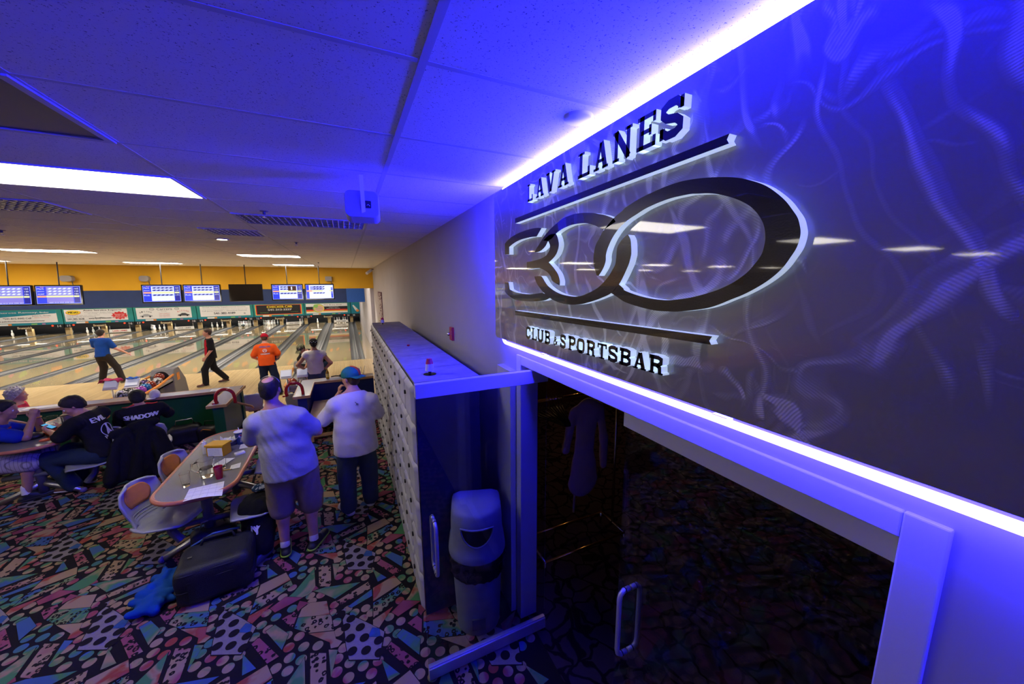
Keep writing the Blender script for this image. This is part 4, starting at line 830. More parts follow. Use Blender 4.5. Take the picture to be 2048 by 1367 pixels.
dup(ch, (-1.66, 4.78, 0), R(-16), 'grey shell chair with orange back pad, behind the front one at the same table')
dup(ch, (-.93, 4.02, 0), R(180+12), 'grey shell chair buried under black clothes')
dup(ch, (-.90, 4.92, 0), R(180+6), 'grey shell chair behind the legs of the man in tan shorts')
dup(ch, (-3.10, 6.15, -.06), R(180+25), 'grey shell chair under the player with the phone')
dup(ch, (-2.70, 6.5, -.08), R(110), 'grey shell chair under the player in the SHADOW shirt')
dup(ch, (-4.15, 6.25, 0), R(10), 'grey shell chair under the player in plaid shorts')
dup(ch, (-1.95, 8.95, -.43), R(90), 'grey shell chair just past the end of the green counter on the lower floor')
dup(ch, (-1.13, 8.65, -.43), R(96), 'grey shell chair on the lower floor beside the head of the man in tan shorts')
mm('laminate', (.17, .17, .165), .25, noise=.12, nscale=120); mm('terracotta', (.50, .16, .08), .3)
def table(label, loc, w_, d, feet=True):
    t = thing('table', label, 'table', loc)
    q = rr_poly(w_, d, min(w_, d)*.42, 8)
    MB().ext(q, .722, .75).build('tabletop', 'laminate', t)
    MB().tube([(x*1.0, y*1.0, .735) for x, y in q], .021, 10, closed=True).build('edge_trim', 'terracotta', t, smooth=True)
    for y in (-d*.27, d*.27):
        MB().tube([(0, y, .08), (0, y, .72)], .045, 14).build('column', 'dark_grey', t, smooth=True)
        for s in (-1, 1):
            l = MB().tube([(0, y, .2), (s*.2, y-.0*s, .09), (s*.36, y-.06, .035)], [.04, .035, .03], 10).build('leg', 'steel', t, smooth=True)
            MB().ball((s*.37, y-.062, .034), .033, n=14).build('foot_cap', mm('foot_purple', (.12, .09, .3), .35), l, smooth=True)
        MB().tube([(-.3, y-.02, .32), (.3, y-.02, .32)], .03, 10).build('seat_beam', 'dark_grey', t, smooth=True)
    return t
table('long grey table with terracotta edge in front of the man in tan shorts', (-1.41, 4.67, 0), .62, 1.70)
table('grey table with terracotta edge between the seated players', (-3.62, 6.55, 0), .66, 1.30)
# things on the front table
Z = .7505
mm('water', (.9, .92, .95), .02, trans=1, ior=1.2); mm('red_cup', (.55, .01, .06), .25, trans=.3); mm('yellow_plastic', (.80, .42, .01), .4)
t = thing('water_pitcher', 'clear fluted pitcher of water standing on the long table', 'pitcher', (-1.38, 4.24, Z))
MB().lathe([(.001, 0), (.05, 0), (.056, .01), (.06, .06), (.068, .17), (.07, .18), (.066, .18), (.062, .16), (.054, .06), (.05, .014), (.001, .012)], n=28).build('body', 'glass_clear', t, auto=50)
MB().lathe([(.001, .013), (.049, .014), (.053, .06), (.056, .09), (.001, .09)], n=24).build('water', 'water', t, auto=50)
MB().tube([(-.066, 0, .16), (-.11, 0, .15), (-.115, 0, .09), (-.062, 0, .05)], .008, 8).build('handle', 'glass_clear', t, smooth=True)
t = thing('tumbler', 'red plastic tumbler next to the water pitcher', 'cup', (-1.26, 4.14, Z))
MB().lathe([(.001, 0), (.027, 0), (.029, .01), (.037, .125), (.034, .125), (.027, .012), (.001, .01)], n=24).build('body', 'red_cup', t, auto=50)
def tumbler(x, y, h, r, label):
    t = thing('drinking_glass', label, 'glass', (x, y, Z)); MB().lathe([(.001, 0), (r*.7, 0), (r, h), (r*.95, h), (r*.66, .018), (.001, .016)], n=24).build('body', 'glass_clear', t, auto=50)
tumbler(-1.50, 4.10, .135, .04, 'empty clear glass near the rounded end of the long table'); tumbler(-1.29, 4.37, .10, .035, 'small clear glass behind the red tumbler')
t = thing('score_sheet', 'white ruled score sheet hanging over the near end of the long table', 'paper', (-1.3, 3.92, Z))
sh_p = [(-.13, -.125), (-.155, .10), (.10, .13), (.155, -.16)]
MB().grid(lambda u, v: ((-.13+.285*u)*(1-v)+(-.155+.255*u)*v, (-.125-.035*u)*(1-v)+(.10+.03*u)*v, .002+.012*math.sin(PI*u)*(1-v)), 8, 4).build('sheet', 'paper', t, solid=.0006)
ln = MB()
for u in (.2, .4, .6, .8): ln.tube([((-.13+.285*u)*(1-v)+(-.155+.255*u)*v, (-.125-.035*u)*(1-v)+(.10+.03*u)*v, .0035+.012*math.sin(PI*u)*(1-v)) for v in (.02, .35, .7, .98)], .0007, 4)
for v in (.3, .6, .85): ln.tube([((-.13+.285*u)*(1-v)+(-.155+.255*u)*v, (-.125-.035*u)*(1-v)+(.10+.03*u)*v, .0035+.012*math.sin(PI*u)*(1-v)) for u in (.02, .25, .5, .75, .98)], .0006, 4)
ln.build('ruling', 'ad_grey', t)
t = thing('squeeze_bottle', 'white squeeze bottle beside the yellow napkin box', 'bottle', (-1.57, 4.86, Z))
MB().lathe([(.001, 0), (.024, 0), (.026, .01), (.026, .11), (.02, .125), (.001, .125)], n=20).build('body', 'white_plastic', t, auto=45); MB().lathe([(.02, .125), (.02, .137), (.007, .14), (.003, .165), (.001, .165)], n=16).build('nozzle', 'white_plastic', t, auto=45)
t = thing('napkin_caddy', 'yellow napkin box with a printed card on its front', 'caddy', (-1.42, 4.77, Z), R(-22))
MB().bb(-.09, -.08, -.06, .06, 0, .115).bb(.08, .09, -.06, .06, 0, .115).bb(-.09, .09, .05, .06, 0, .115).bb(-.09, .09, -.06, -.05, 0, .115).bb(-.1, .1, -.07, .07, .115, .135).build('box', 'yellow_plastic', t, bevel=.003)
MB().bb(-.075, .08, -.063, -.0605, .005, .1).build('card', 'paper', t)
m_ = MB(); [put_text(m_, s, lambda p, q: (p, -.064, q), -.065, .08-.014*k, .12, .008) for k, s in enumerate(['BOWLING SPECIALS', 'Mon Tue Wed 9am 5pm', 'Cosmic bowling Friday', 'Saturday from 9pm', 'Shoes included'])]; m_.build('lettering', 'ad_grey', t)
MB().bb(-.05, .05, -.03, .03, .1, .128).build('napkin_stack', 'paper', t)
t = thing('snack_basket', 'crumpled paper-lined basket behind the yellow napkin box', 'basket', (-1.40, 5.02, Z), R(15))
MB().lathe([(.001, 0), (.07, 0), (.1, .05), (.098, .05), (.068, .006), (.001, .006)], n=20, sx=1.25).build('tray', 'dark_grey', t, auto=50)
rr = random.Random(11)
for k in range(4):
    a = rr.uniform(0, 6); px_, py_ = .05*math.cos(a), .04*math.sin(a); hh = [[rr.uniform(-.02, .02) for _ in range(5)] for _ in range(5)]
    MB().grid(lambda u, v: (px_+(u-.5)*.16, py_+(v-.5)*.13, .035+.09*abs(u-.5+.2*math.sin(k))+hh[int(u*4)][int(v*4)]), 4, 4).build('liner_paper', 'paper', t, solid=.001)
t = thing('soda_cup', 'blue paper soda cup with white rim and round red, white and blue emblem', 'cup', (-1.275, 5.0, Z))
mm('soda_blue', (.012, .03, .14), .45); mm('emblem_blue', (.01, .08, .5), .4)
MB().lathe([(.001, 0), (.035, 0), (.036, .004), (.052, .15), (.001, .15)], n=28).build('body', 'soda_blue', t, auto=40)
MB().lathe([(.049, .148), (.055, .15), (.055, .156), (.049, .157), (.046, .15)], n=28).lathe([(.001, .147), (.05, .147), (.05, .152), (.001, .152)], n=28).build('rim', 'paper', t)
def oncup(a0, s, off=.0012):
    def f(x, z):
        r = .036+.016*z/.15+off; a = a0+x/r; return (r*math.sin(a), -r*math.cos(a), z)
    return f
f = oncup(.35, 1, .0006); m_ = MB(); m_.add([f(.02*math.cos(2*PI*k/20), .108+.02*math.sin(2*PI*k/20)) for k in range(20)], [tuple(range(20))], 0)
f = oncup(.35, 1, .0012); m_.add([f(.018*math.cos(a), .108+.018*math.sin(a)) for a in [PI*.02+PI*.96*k/12 for k in range(13)]]+[f(.009, .113), f(0, .111), f(-.009, .117)], [tuple(range(16))], 1)
m_.add([f(.018*math.cos(a), .108+.018*math.sin(a)) for a in [PI*1.05+PI*.9*k/12 for k in range(13)]]+[f(.008, .104), f(-.008, .1)], [tuple(range(15))], 2); m_.build('emblem', ['paper', 'red', 'emblem_blue'], t)
m_ = MB(); fz = oncup(.35, 1, .001); put_text(m_, 'pepsi', lambda p, q: fz(-q, p), .03, -.009, .05, .018); m_.build('lettering', 'paper', t)
MB().tube([(.0, .01, .15), (-.012, .02, .2)], .003, 8).build('straw', 'paper', t)
def note(x, y, w_, d, rot, label):
    t = thing('note_paper', label, 'paper', (x, y, Z), rot)
    MB().grid(lambda u, v: ((u-.5)*w_, (v-.5)*d, .002+.01*u*v), 4, 4).build('sheet', 'paper', t, solid=.0006)
    m_ = MB(); [m_.bb(-w_*.4, w_*.3, y0, y0+.001, .0095, .01) for y0 in (-.03, -.01, .01)]; m_.build('ruling', 'ad_grey', t)
note(-1.18, 4.35, .085, .10, .1, 'small white slip near the terracotta edge'); note(-1.22, 4.89, .08, .13, .1, 'white folded slip in front of the blue soda cup'); note(-1.33, 4.50, .12, .2, -.5, 'white sheet lying in front of the yellow napkin box')
t = thing('cigarette_box', 'small white flip box between the napkin box and the slips', 'box', (-1.215, 4.68, Z), .5); MB().bb(-.045, .045, -.028, .028, 0, .022).build('carton', 'paper', t, bevel=.002); m_ = MB(); put_text(m_, 'LIGHTS', lambda p, q: (p, q, .0235), -.03, -.01, .05, .012, 0, .002); m_.build('lettering', 'ad_text', t)
t = thing('pencil', 'short yellow pencil beside the slip on the long table', 'pencil', (-1.24, 4.30, Z+.004), -.1); MB().tube([(-.045, 0, 0), (.035, 0, 0)], .0035, 6).build('shaft', 'yellow_plastic', t); MB().tube([(.035, 0, 0), (.048, 0, 0)], [.0035, .0005], 6).build('tip', 'black', t)
# counter clutter
Zc = .7425
t = thing('beer_bottle', 'amber beer bottle on the blue counter', 'bottle', (-.46, 7.9, Zc)); MB().lathe([(.001, 0), (.03, 0), (.031, .13), (.013, .18), (.012, .22), (.001, .22)], n=18).build('body', mm('amber', (.55, .32, .02), .1, trans=.5), t, auto=50); MB().lathe([(.0315, .04), (.0315, .11)], n=18).build('label_band', 'ad_gold', t)
t = thing('shoulder_strap', 'black strap bundle lying on the blue counter', 'strap', (-.2, 7.93, Zc)); MB().ball((.02, 0, .035), .07, sc=(1.2, .8, .5)).tube([(-.05, 0, .03), (-.12, .02, .035), (-.2, 0, .03)], .012, 8).build('body', 'black', t, smooth=True); MB().tube([(.08, 0, .03), (.14, .03, .02), (.17, -.03, .01)], .008, 6).build('tail', 'black', t, smooth=True)
t = thing('drinking_glass', 'clear glass with two straws on the blue counter by the lockers', 'glass', (.20, 7.9, Zc)); MB().lathe([(.001, 0), (.03, 0), (.034, .1), (.031, .1), (.027, .01), (.001, .01)], n=18).build('body', 'glass_clear', t, auto=50); MB().tube([(0, 0, .02), (.05, 0, .2)], .003, 6).build('straw', 'white_plastic', t); MB().tube([(0, .01, .02), (-.04, .01, .19)], .003, 6).build('straw', 'white_plastic', t)
for x, y, w_, d, l in ((-4.45, 7.98, .42, .16, 'long white papers on the green counter behind the phone player'), (-2.22, 7.93, .26, .14, 'white papers near the corner of the green counter')):
    t = thing('note_paper', l, 'paper', (x, y, Zc), .05); MB().bb(-w_/2, w_/2, -d/2, d/2, 0, .004).build('sheet', 'paper', t)
# left table things
t = thing('drink_pitcher', 'clear beer pitcher with dark drink on the table of the seated players', 'pitcher', (-3.66, 6.62, Z)); MB().lathe([(.001, 0), (.05, 0), (.062, .17), (.058, .17), (.047, .01), (.001, .01)], n=20).build('body', 'glass_clear', t, auto=50); MB().tube([(.06, 0, .15), (.1, 0, .14), (.1, 0, .06), (.055, 0, .04)], .008, 8).build('handle', 'glass_clear', t, smooth=True)
t = thing('tumbler', 'dark red tumbler between the clasped hands and the pitcher', 'cup', (-3.80, 6.6, Z)); MB().lathe([(.001, 0), (.03, 0), (.04, .12), (.036, .12), (.001, .02)], n=20).build('body', 'red_cup', t, auto=50)
t = thing('snack_basket', 'orange-red plastic basket on the table of the seated players', 'basket', (-3.52, 6.38, Z)); MB().lathe([(.001, 0), (.06, 0), (.085, .055), (.08, .055), (.056, .006), (.001, .006)], n=20, sx=1.2).build('basket', mm('basket_red', (.6, .08, .03), .45), t, auto=50)
t = thing('serving_tray', 'small orange tray at the rim of the seated players table', 'tray', (-3.46, 6.17, Z), .3); MB().ext(rr_poly(.16, .09, .03), 0, .01).build('tray', 'basket_red', t)
t = thing('folded_cap', 'black cap lying on the table of the seated players', 'cap', (-3.66, 6.3, Z)); MB().ball((0, 0, .03), .09, sc=(1, .9, .5)).build('crown', 'black', t, smooth=True); MB().ball((-.08, -.03, .012), .06, sc=(1, 1, .12)).build('brim', 'black', t, smooth=True)
t = thing('drink_crate', 'pale clear plastic crate of cups behind the pitcher of the seated players', 'crate', (-3.45, 6.78, Z), .15); MB().bb(-.16, .16, -.1, .1, 0, .01).bb(-.16, -.15, -.1, .1, 0, .14).bb(.15, .16, -.1, .1, 0, .14).bb(-.16, .16, .09, .1, 0, .14).bb(-.16, .16, -.1, -.09, 0, .14).build('shell', mm('crate', (.5, .5, .48), .4), t); MB().box((-.02, 0, .16), (.3, .2, .02), 0, (0, -.1, 0)).build('lid', mm('cardboard', (.40, .30, .18), .8), t)
t = thing('score_booklet', 'pale booklet on the table of the seated players', 'paper', (-3.80, 6.8, Z), .4); MB().bb(-.1, .1, -.07, .07, 0, .008).build('sheet', 'paper', t)
# ------------------------------------------------------------------ ball returns
def ball_return(cx, y0, label, name_text='Brunswick'):
    t = thing('ball_return', label, 'ball return', (cx, y0, -.43))
    hood = MB(); prof_ = [(1.75, 0), (1.75, .70), (1.9, .84), (2.15, .84), (2.5, .45), (2.6, 0)]
    hood.prism(prof_, lambda a, b: (-.24, a, b), lambda a, b: (.24, a, b)); h = hood.build('hood', mm('return_grey', (.17, .17, .18), .45), t, bevel=.02)
    MB().lathe([(.001, 0), (.15, 0), (.15, .01), (.001, .01)], (0, 1.752, .66), 24, rot=(PI/2, 0, 0)).build('ball_mouth', 'black', h)
    MB().bb(.241, .246, 1.95, 2.12, .50, .70).build('side_badge', 'orange_plastic', h)
    for s in (-1, 1):
        MB().tube([(s*.24, .1, .60), (s*.25, .9, .62), (s*.24, 1.75, .70)], .028, 8).build('side_rail', 'orange_plastic', t, smooth=True)
    MB().bb(-.22, .22, .05, 1.75, .50, .54).bb(-.22, -.2, .05, 1.75, .5, .60).bb(.2, .22, .05, 1.75, .5, .60).bb(-.22, .22, .02, .05, .46, .62).build('rack_tray', mm('tray_grey', (.3, .3, .31), .4), t)
    MB().bb(-.1, .1, .15, .3, 0, .5).bb(-.1, .1, 1.3, 1.5, 0, .5).build('pedestal', 'dark_grey', t)
    m_ = MB(); put_text(m_, name_text, lambda p, q: (p, .018, q), -.15, .52, .3, .05); m_.build('lettering', 'black', t)
    for s in (-1, 1):
        MB().tube([(s*.05, .0, .04), (s*.15, -.05, .4), (s*.165, -.03, .82)], .02, 8).build('console_arm', 'steel', t, smooth=True)
        c_ = MB().box((s*.17, -.03, .93), (.24, .03, .24), 0, (-.7, 0, 0)).build('console', 'white_plastic', t, bevel=.01)
        MB().box((s*.17, -.049, .955), (.2, .004, .15), 0, (-.7, 0, 0)).build('console_screen', mm('console_lit', (.6, .62, .65), .3, emit=(.8, .85, 1), es=.25), c_)
        MB().box((s*.17, -.085, .865), (.09, .01, .03), 0, (-.7, 0, 0)).build('keypad', 'dark_grey', c_)
    return t
ball_return(-4.60, 10.45, 'grey ball return with orange rails full of bowling balls behind the green counter')
ball_return(-1.28, 9.85, 'grey ball return between the bending man and the red horseshoes')
def ballmat(k, c, c2=None):
    m = mat(k, c, .08, coat=.5)
    if c2:
        nt = m.node_tree; tc = node(nt, 'ShaderNodeTexCoord'); n = node(nt, 'ShaderNodeTexNoise'); n.inputs['Scale'].default_value = 9; n.inputs['Distortion'].default_value = 2.5
        nt.links.new(tc.outputs['Object'], n.inputs['Vector']); r = ramp(nt, [(.45, c), (.53, c2)]); nt.links.new(n.outputs[0], r.inputs[0]); nt.links.new(r.outputs[0], nt.nodes['Principled BSDF'].inputs['Base Color'])
    M[k] = m
for k, c, c2 in (('bw', (.02, .02, .02), (.6, .6, .6)), ('grey_sw', (.25, .25, .27), (.5, .5, .52)), ('purple', (.22, .03, .3), (.35, .06, .4)), ('blue_b', (.01, .08, .28), (.02, .16, .4)), ('dkred', (.15, .01, .01), (.3, .05, .02)), ('dkpurple', (.03, .015, .07), (.1, .06, .2)), ('maroon_b', (.08, .005, .02), (.14, .01, .03)), ('black_b', (.012, .012, .015), (.05, .05, .06))): ballmat('ball_'+k, c, c2)
def bball(x, y, z, m, label, group=None):
    t = thing('bowling_ball', label, 'bowling ball', (x, y, z), random.random()*3); MB().ball((0, 0, 0), .108, n=24).build('ball_shell', 'ball_'+m, t, smooth=True)
    a = MB(); [a.lathe([(.001, 0), (.013, 0), (.013, .003), (.001, .003)], (dx, dy, .106), 10) for dx, dy in ((-.018, 0), (.018, 0), (0, -.05))]; a.build('finger_hole', 'black', t)
for x, y, m, l in [(-4.72, 10.62, 'bw', 'black and white swirled bowling ball at the low end of the rack'), (-4.50, 10.62, 'grey_sw', 'grey swirled bowling ball behind the dark-haired head'), (-4.72, 10.86, 'black_b', 'dark speckled bowling ball beside the grey swirled one'),
     (-4.50, 10.86, 'purple', 'bright purple bowling ball in the rack'), (-4.72, 11.10, 'dkpurple', 'dark purple bowling ball in the rack'), (-4.50, 11.10, 'blue_b', 'blue bowling ball next to the purple one'), (-4.72, 11.34, 'black_b', 'black bowling ball behind the dark purple one'),
     (-4.50, 11.34, 'dkred', 'reddish brown bowling ball behind the blue one'), (-4.70, 11.58, 'dkpurple', 'dark bowling ball near the return mouth'), (-4.50, 11.70, 'bw', 'black and white marbled bowling ball near the return mouth')]: bball(x, y, .22, m, l)
bball(-4.60, 12.08, .26, 'dkred', 'shiny red-brown bowling ball rolling out of the return mouth')
for x, y, m, l in [(-1.18, 10.35, 'maroon_b', 'maroon bowling ball beside the bending man'), (-1.38, 10.1, 'dkred', 'red swirled bowling ball in the front return'), (-1.16, 10.12, 'grey_sw', 'grey bowling ball in the front return under the blue towel')]: bball(x, y, .22, m, l)
def towel(name, label, loc, c, w_, d, drop, rot=0):
    t = thing(name, label, 'towel', loc, rot); rr = random.Random(hash(label) % 99)
    def fn(u, v):
        x = (u-.5)*w_; y = (v-.5)*d; z = .012*math.sin(u*9)+.01*math.sin(v*8+u*4); e = max(0, abs(u-.5)*2-.6)
        return (x*(1-.2*e), y, z-drop*e*e*3)
    MB().grid(fn, 14, 8).build('cloth', mat('towel_'+name, c, .95, bump=.4, bscale=80), t, smooth=True, solid=.006)
t_ = towel('pink_towel', 'crimson towel thrown over the console of the full ball return', (-4.76, 10.41, .625), (.35, .015, .08), .34, .22, .12)
towel('blue_towel', 'bright blue cloth over the second console of the full ball return', (-4.43, 10.46, .61), (.01, .10, .5), .2, .15, .02); towel('cyan_towel', 'pale cyan towel on the balls in front of the bending man', (-1.16, 10.15, .345), (.2, .5, .6), .22, .2, .05)
# ------------------------------------------------------------------ bags, jackets, shoes
def cushion(w_, d, h, r, seed=1, amp=.008):
    bm = bmesh.new(); bmesh.ops.create_cube(bm, size=1); bmesh.ops.subdivide_edges(bm, edges=bm.edges[:], cuts=9, use_grid_fill=True)
    rr = random.Random(seed)
    out = MB()
    for v in bm.verts:
        x, y, z = v.co.x*w_, v.co.y*d, v.co.z*h
        cx = max(-w_/2+r, min(w_/2-r, x)); cy_ = max(-d/2+r, min(d/2-r, y)); cz = max(-h/2+r, min(h/2-r, z))
        dv = Vector((x-cx, y-cy_, z-cz)); L = dv.length
        if L > r: dv *= r/L
        s = amp*(math.sin(x*23+seed)+math.sin(y*19+seed*2)+math.sin(z*31))
        v.co = Vector((cx, cy_, cz))+dv*(1+s/r) if L > 1e-6 else Vector((x, y, z))
    bm.verts.ensure_lookup_table()
    out.add([v.co[:] for v in bm.verts], [tuple(v.index for v in f.verts) for f in bm.faces]); bm.free(); return out
mm('bag_black', (.014, .015, .018), .55, bump=.3, bscale=120)
t = thing('rolling_bag', 'black bowling bag lying on the carpet beside the blue jacket', 'bag', (-1.2, 3.62, .175), R(6))
cushion(.52, .40, .33, .06, 3, .004).build('body', 'bag_black', t, smooth=True)
MB().tube([(x, y, .12) for x, y in rr_poly(.50, .385, .06)], .007, 6, closed=True).tube([(x*.98, y, -.02) for x, y in rr_poly(.53, .40, .06)], .006, 6, closed=True).build('piping', 'rubber', t, smooth=True)
MB().bb(-.17, .2, -.207, -.198, -.12, .06).build('front_pocket', 'bag_black', t, bevel=.006)
MB().tube([(-.12, .12, .165), (-.1, .14, .21), (.1, .14, .21), (.12, .12, .165)], .012, 8).build('carry_handle', 'rubber', t, smooth=True)
MB().tube([(-.2, .17, .15), (-.05, .22, .19), (.15, .2, .19)], .01, 8).build('pull_bar', mm('bar_blue', (.05, .12, .25), .4), t, smooth=True)
MB().box((-.17, -.02, .166), (.03, .02, .004)).build('logo_patch', 'steel', t)
for sx in (-.2, .2): MB().cyl((sx-.015, .15, -.145), (sx+.015, .15, -.145), .03, n=16).build('wheel', 'rubber', t)
def bag2(x, y, rot, label, sc_=1, strap=(.6, .6, .6), kind='duffel_bag'):
    t = thing(kind, label, 'bag', (x, y, .16*sc_), rot); cushion(.42*sc_, .28*sc_, .30*sc_, .07*sc_, 5, .006).build('body', 'bag_black', t, smooth=True)
    MB().tube([(-.12*sc_, 0, .15*sc_), (-.1*sc_, 0, .24*sc_), (.1*sc_, 0, .24*sc_), (.12*sc_, 0, .15*sc_)], .008, 6).build('handle', 'steel' if strap[0] > .3 else 'rubber', t, smooth=True); return t
bag2(-2.62, 7.45, .2, 'black bag with a thin pale handle against the green counter'); t = bag2(-2.26, 7.40, -.3, 'black and orange bag against the end of the green counter', .85, (0, 0, 0))
MB().tube([(-.12, -.12, .05), (-.05, -.125, .1), (.1, -.12, .08)], .008, 6).build('orange_trim', 'orange_plastic', t, smooth=True)
bag2(-1.38, 4.18, .4, 'dark soft bag under the near end of the long table', .8)
# ------------------------------------------------------------------ smooth bodies from blended volumes
class SDF:
    """blended volume of tapered capsules; build() turns it into one continuous surface"""
    def __init__(s, k=.03): s.p = []; s.k = k; s.cut = []; s.fold = None
    def cap(s, a, b, ra, rb=None, fd=None, fs=1, k=None): s.p.append((np.array(a, float), np.array(b, float), ra, ra if rb is None else rb, None if fd is None else np.array(fd, float)/np.linalg.norm(fd), fs, s.k if k is None else k, 0)); return s
    def ell(s, c, r, k=None, R_=None): s.p.append((np.array(c, float), R_, np.array(r, float), 0, None, 1, s.k if k is None else k, 1)); return s
    def clip(s, p, n): s.cut.append((np.array(p, float), np.array(n, float)/np.linalg.norm(n))); return s
    def one(s, q, P):
        a, b, ra, rb, fd, fs, k, ty = q
        if ty == 1:
            d = P-a
            if b is not None: d = d @ np.array(b)
            m = np.linalg.norm(d/ra, axis=-1); g = np.linalg.norm(d/(ra*ra), axis=-1)+1e-9; return m*(m-1)/g
        d = P-a; ax = b-a
        if fd is not None:
            d = d+fd*((d@fd)*(1/fs-1))[..., None]; ax = ax+fd*(ax@fd)*(1/fs-1)
        t = np.clip((d@ax)/(ax@ax+1e-12), 0, 1); return (np.linalg.norm(d-t[..., None]*ax, axis=-1)-(ra+(rb-ra)*t))*(1 if fd is None else (1+fs)/2)
    def ev(s, P):
        F = np.full(P.shape[:-1], 9.)
        for q in s.p:
            D = s.one(q, P); h = np.clip(.5+.5*(F-D)/q[6], 0, 1); F = F*(1-h)+D*h-q[6]*h*(1-h)
        return F
    def box(s, q):
        a, b, ra, rb = q[:4]
        if q[7] == 1: m = np.full(3, np.max(ra)); return a-m, a+m
        m = max(ra, rb); return np.minimum(a, b)-m, np.maximum(a, b)+m
    def mesh(s, h):
        lo = np.min([s.box(q)[0] for q in s.p], 0)-3*h-.02; hi = np.max([s.box(q)[1] for q in s.p], 0)+3*h+.02
        N = np.ceil((hi-lo)/h).astype(int)+1
        F = np.full(N, .2)
        for q in s.p:
            b0, b1 = s.box(q); i0 = np.maximum(((b0-lo-q[6]-.03)/h).astype(int), 0); i1 = np.minimum(((b1-lo+q[6]+.03)/h).astype(int)+2, N)
            sl = tuple(slice(a, b) for a, b in zip(i0, i1))
            G = np.stack(np.meshgrid(*[lo[i]+h*np.arange(i0[i], i1[i]) for i in range(3)], indexing='ij'), -1)
            D = s.one(q, G); f = F[sl]; hh = np.clip(.5+.5*(f-D)/q[6], 0, 1); F[sl] = f*(1-hh)+D*hh-q[6]*hh*(1-hh)
        if s.fold or s.cut:
            G = np.stack(np.meshgrid(*[lo[i]+h*np.arange(N[i]) for i in range(3)], indexing='ij'), -1)
            if s.fold: F = F+s.fold(G)
            for p, n in s.cut: F = np.maximum(F, (G-p)@n)
        F[0] = F[-1] = .1; F[:, 0] = F[:, -1] = .1; F[:, :, 0] = F[:, :, -1] = .1
        ins = F < 0; nx, ny, nz = N-1
        cnt = np.zeros((nx, ny, nz), int)
        for dx in (0, 1):
            for dy in (0, 1):
                for dz in (0, 1): cnt += ins[dx:dx+nx, dy:dy+ny, dz:dz+nz]
        act = (cnt > 0) & (cnt < 8); ids = np.full((nx, ny, nz), -1); I = np.argwhere(act); ids[act] = np.arange(len(I))
        acc = np.zeros((len(I), 3)); c = np.zeros(len(I))
        for ax in range(3):
            o1, o2 = [i for i in range(3) if i != ax]
            for u in (0, 1):
                for v in (0, 1):
                    a = I.copy(); a[:, o1] += u; a[:, o2] += v; b = a.copy(); b[:, ax] += 1
                    fa, fb = F[tuple(a.T)], F[tuple(b.T)]; m = (fa < 0) != (fb < 0); t = np.where(m, fa/(fa-fb+1e-12), 0)
                    p = a.astype(float); p[:, ax] += t; acc[m] += p[m]; c[m] += 1
        V = lo+h*acc/c[:, None]; Q = []
        for ax in range(3):
            o1, o2 = [(1, 2), (2, 0), (0, 1)][ax]
            a = ins; sa = [slice(0, None)]*3; sl1 = [slice(1, -1)]*3; sl1[ax] = slice(0, -1); sl2 = [slice(1, -1)]*3; sl2[ax] = slice(1, None)
            A, B = ins[tuple(sl1)], ins[tuple(sl2)]; E_ = np.argwhere(A != B)
            if not len(E_): continue
            st = A[tuple(E_.T)]; base = E_+1; base[:, ax] -= 1
            def idx(d1, d2): q = base.copy(); q[:, o1] -= d1; q[:, o2] -= d2; return ids[tuple(q.T)]
            q = np.stack([idx(0, 0), idx(1, 0), idx(1, 1), idx(0, 1)], 1); q[~st] = q[~st][:, ::-1]; Q.append(q)
        return V, np.concatenate(Q)
    def build(s, name, m, parent, h=.012, smooth_it=2):
        V, Q = s.mesh(h)
        for _ in range(smooth_it):
            acc = np.zeros_like(V); c = np.zeros(len(V))
            for i in range(4):
                a, b = Q[:, i], Q[:, (i+1) % 4]; np.add.at(acc, a, V[b]); np.add.at(c, a, 1); np.add.at(acc, b, V[a]); np.add.at(c, b, 1)
            V = .5*V+.5*acc/c[:, None]
        me = bpy.data.meshes.new(name); me.vertices.add(len(V)); me.vertices.foreach_set('co', V.ravel()); me.loops.add(len(Q)*4); me.loops.foreach_set('vertex_index', Q.ravel())
        me.polygons.add(len(Q)); me.polygons.foreach_set('loop_start', np.arange(len(Q))*4); me.polygons.foreach_set('loop_total', np.full(len(Q), 4)); me.update(calc_edges=True)
        me.polygons.foreach_set('use_smooth', [True]*len(Q)); me.materials.append(M[m] if isinstance(m, str) else m)
        o = bpy.data.objects.new(name, me); C.objects.link(o); o.parent = parent; return o
def folds(a=.004, f=30, seed=0, d=(0, 0, 1)):
    d = np.array(d, float)
    def fn(G):
        x, y, z = G[..., 0], G[..., 1], G[..., 2]
        w = z+.25*np.sin(7*x+seed)+.2*np.sin(6*y+2*seed)+.35*x*np.sin(seed*1.7)
        return a*np.sin(f*w)*(.5+.5*np.sin(9*x+5*z+seed))+a*.6*np.sin(f*1.9*w+11*x+seed)*np.sin(13*y+8*z)
    return fn
V3 = lambda *a: np.array(a, float)
DEF = dict(pelvis=(0, 0, .96), chest=(0, 0, 1.27), neck=(0, -.01, 1.46), head=(0, .02, 1.62), look=(0, 1, 0),
           shL=(-.175, -.01, 1.385), elL=(-.25, -.03, 1.13), wrL=(-.26, .05, .88), shR=(.175, -.01, 1.385), elR=(.25, -.03, 1.13), wrR=(.26, .05, .88),
           hipL=(-.09, 0, .92), knL=(-.11, .02, .50), anL=(-.12, -.02, .09), toeL=(-.15, .15, .035), hipR=(.09, 0, .92), knR=(.11, .02, .50), anR=(.12, -.02, .09), toeR=(.15, .15, .035),
           handL=None, handR=None, curl=.5)
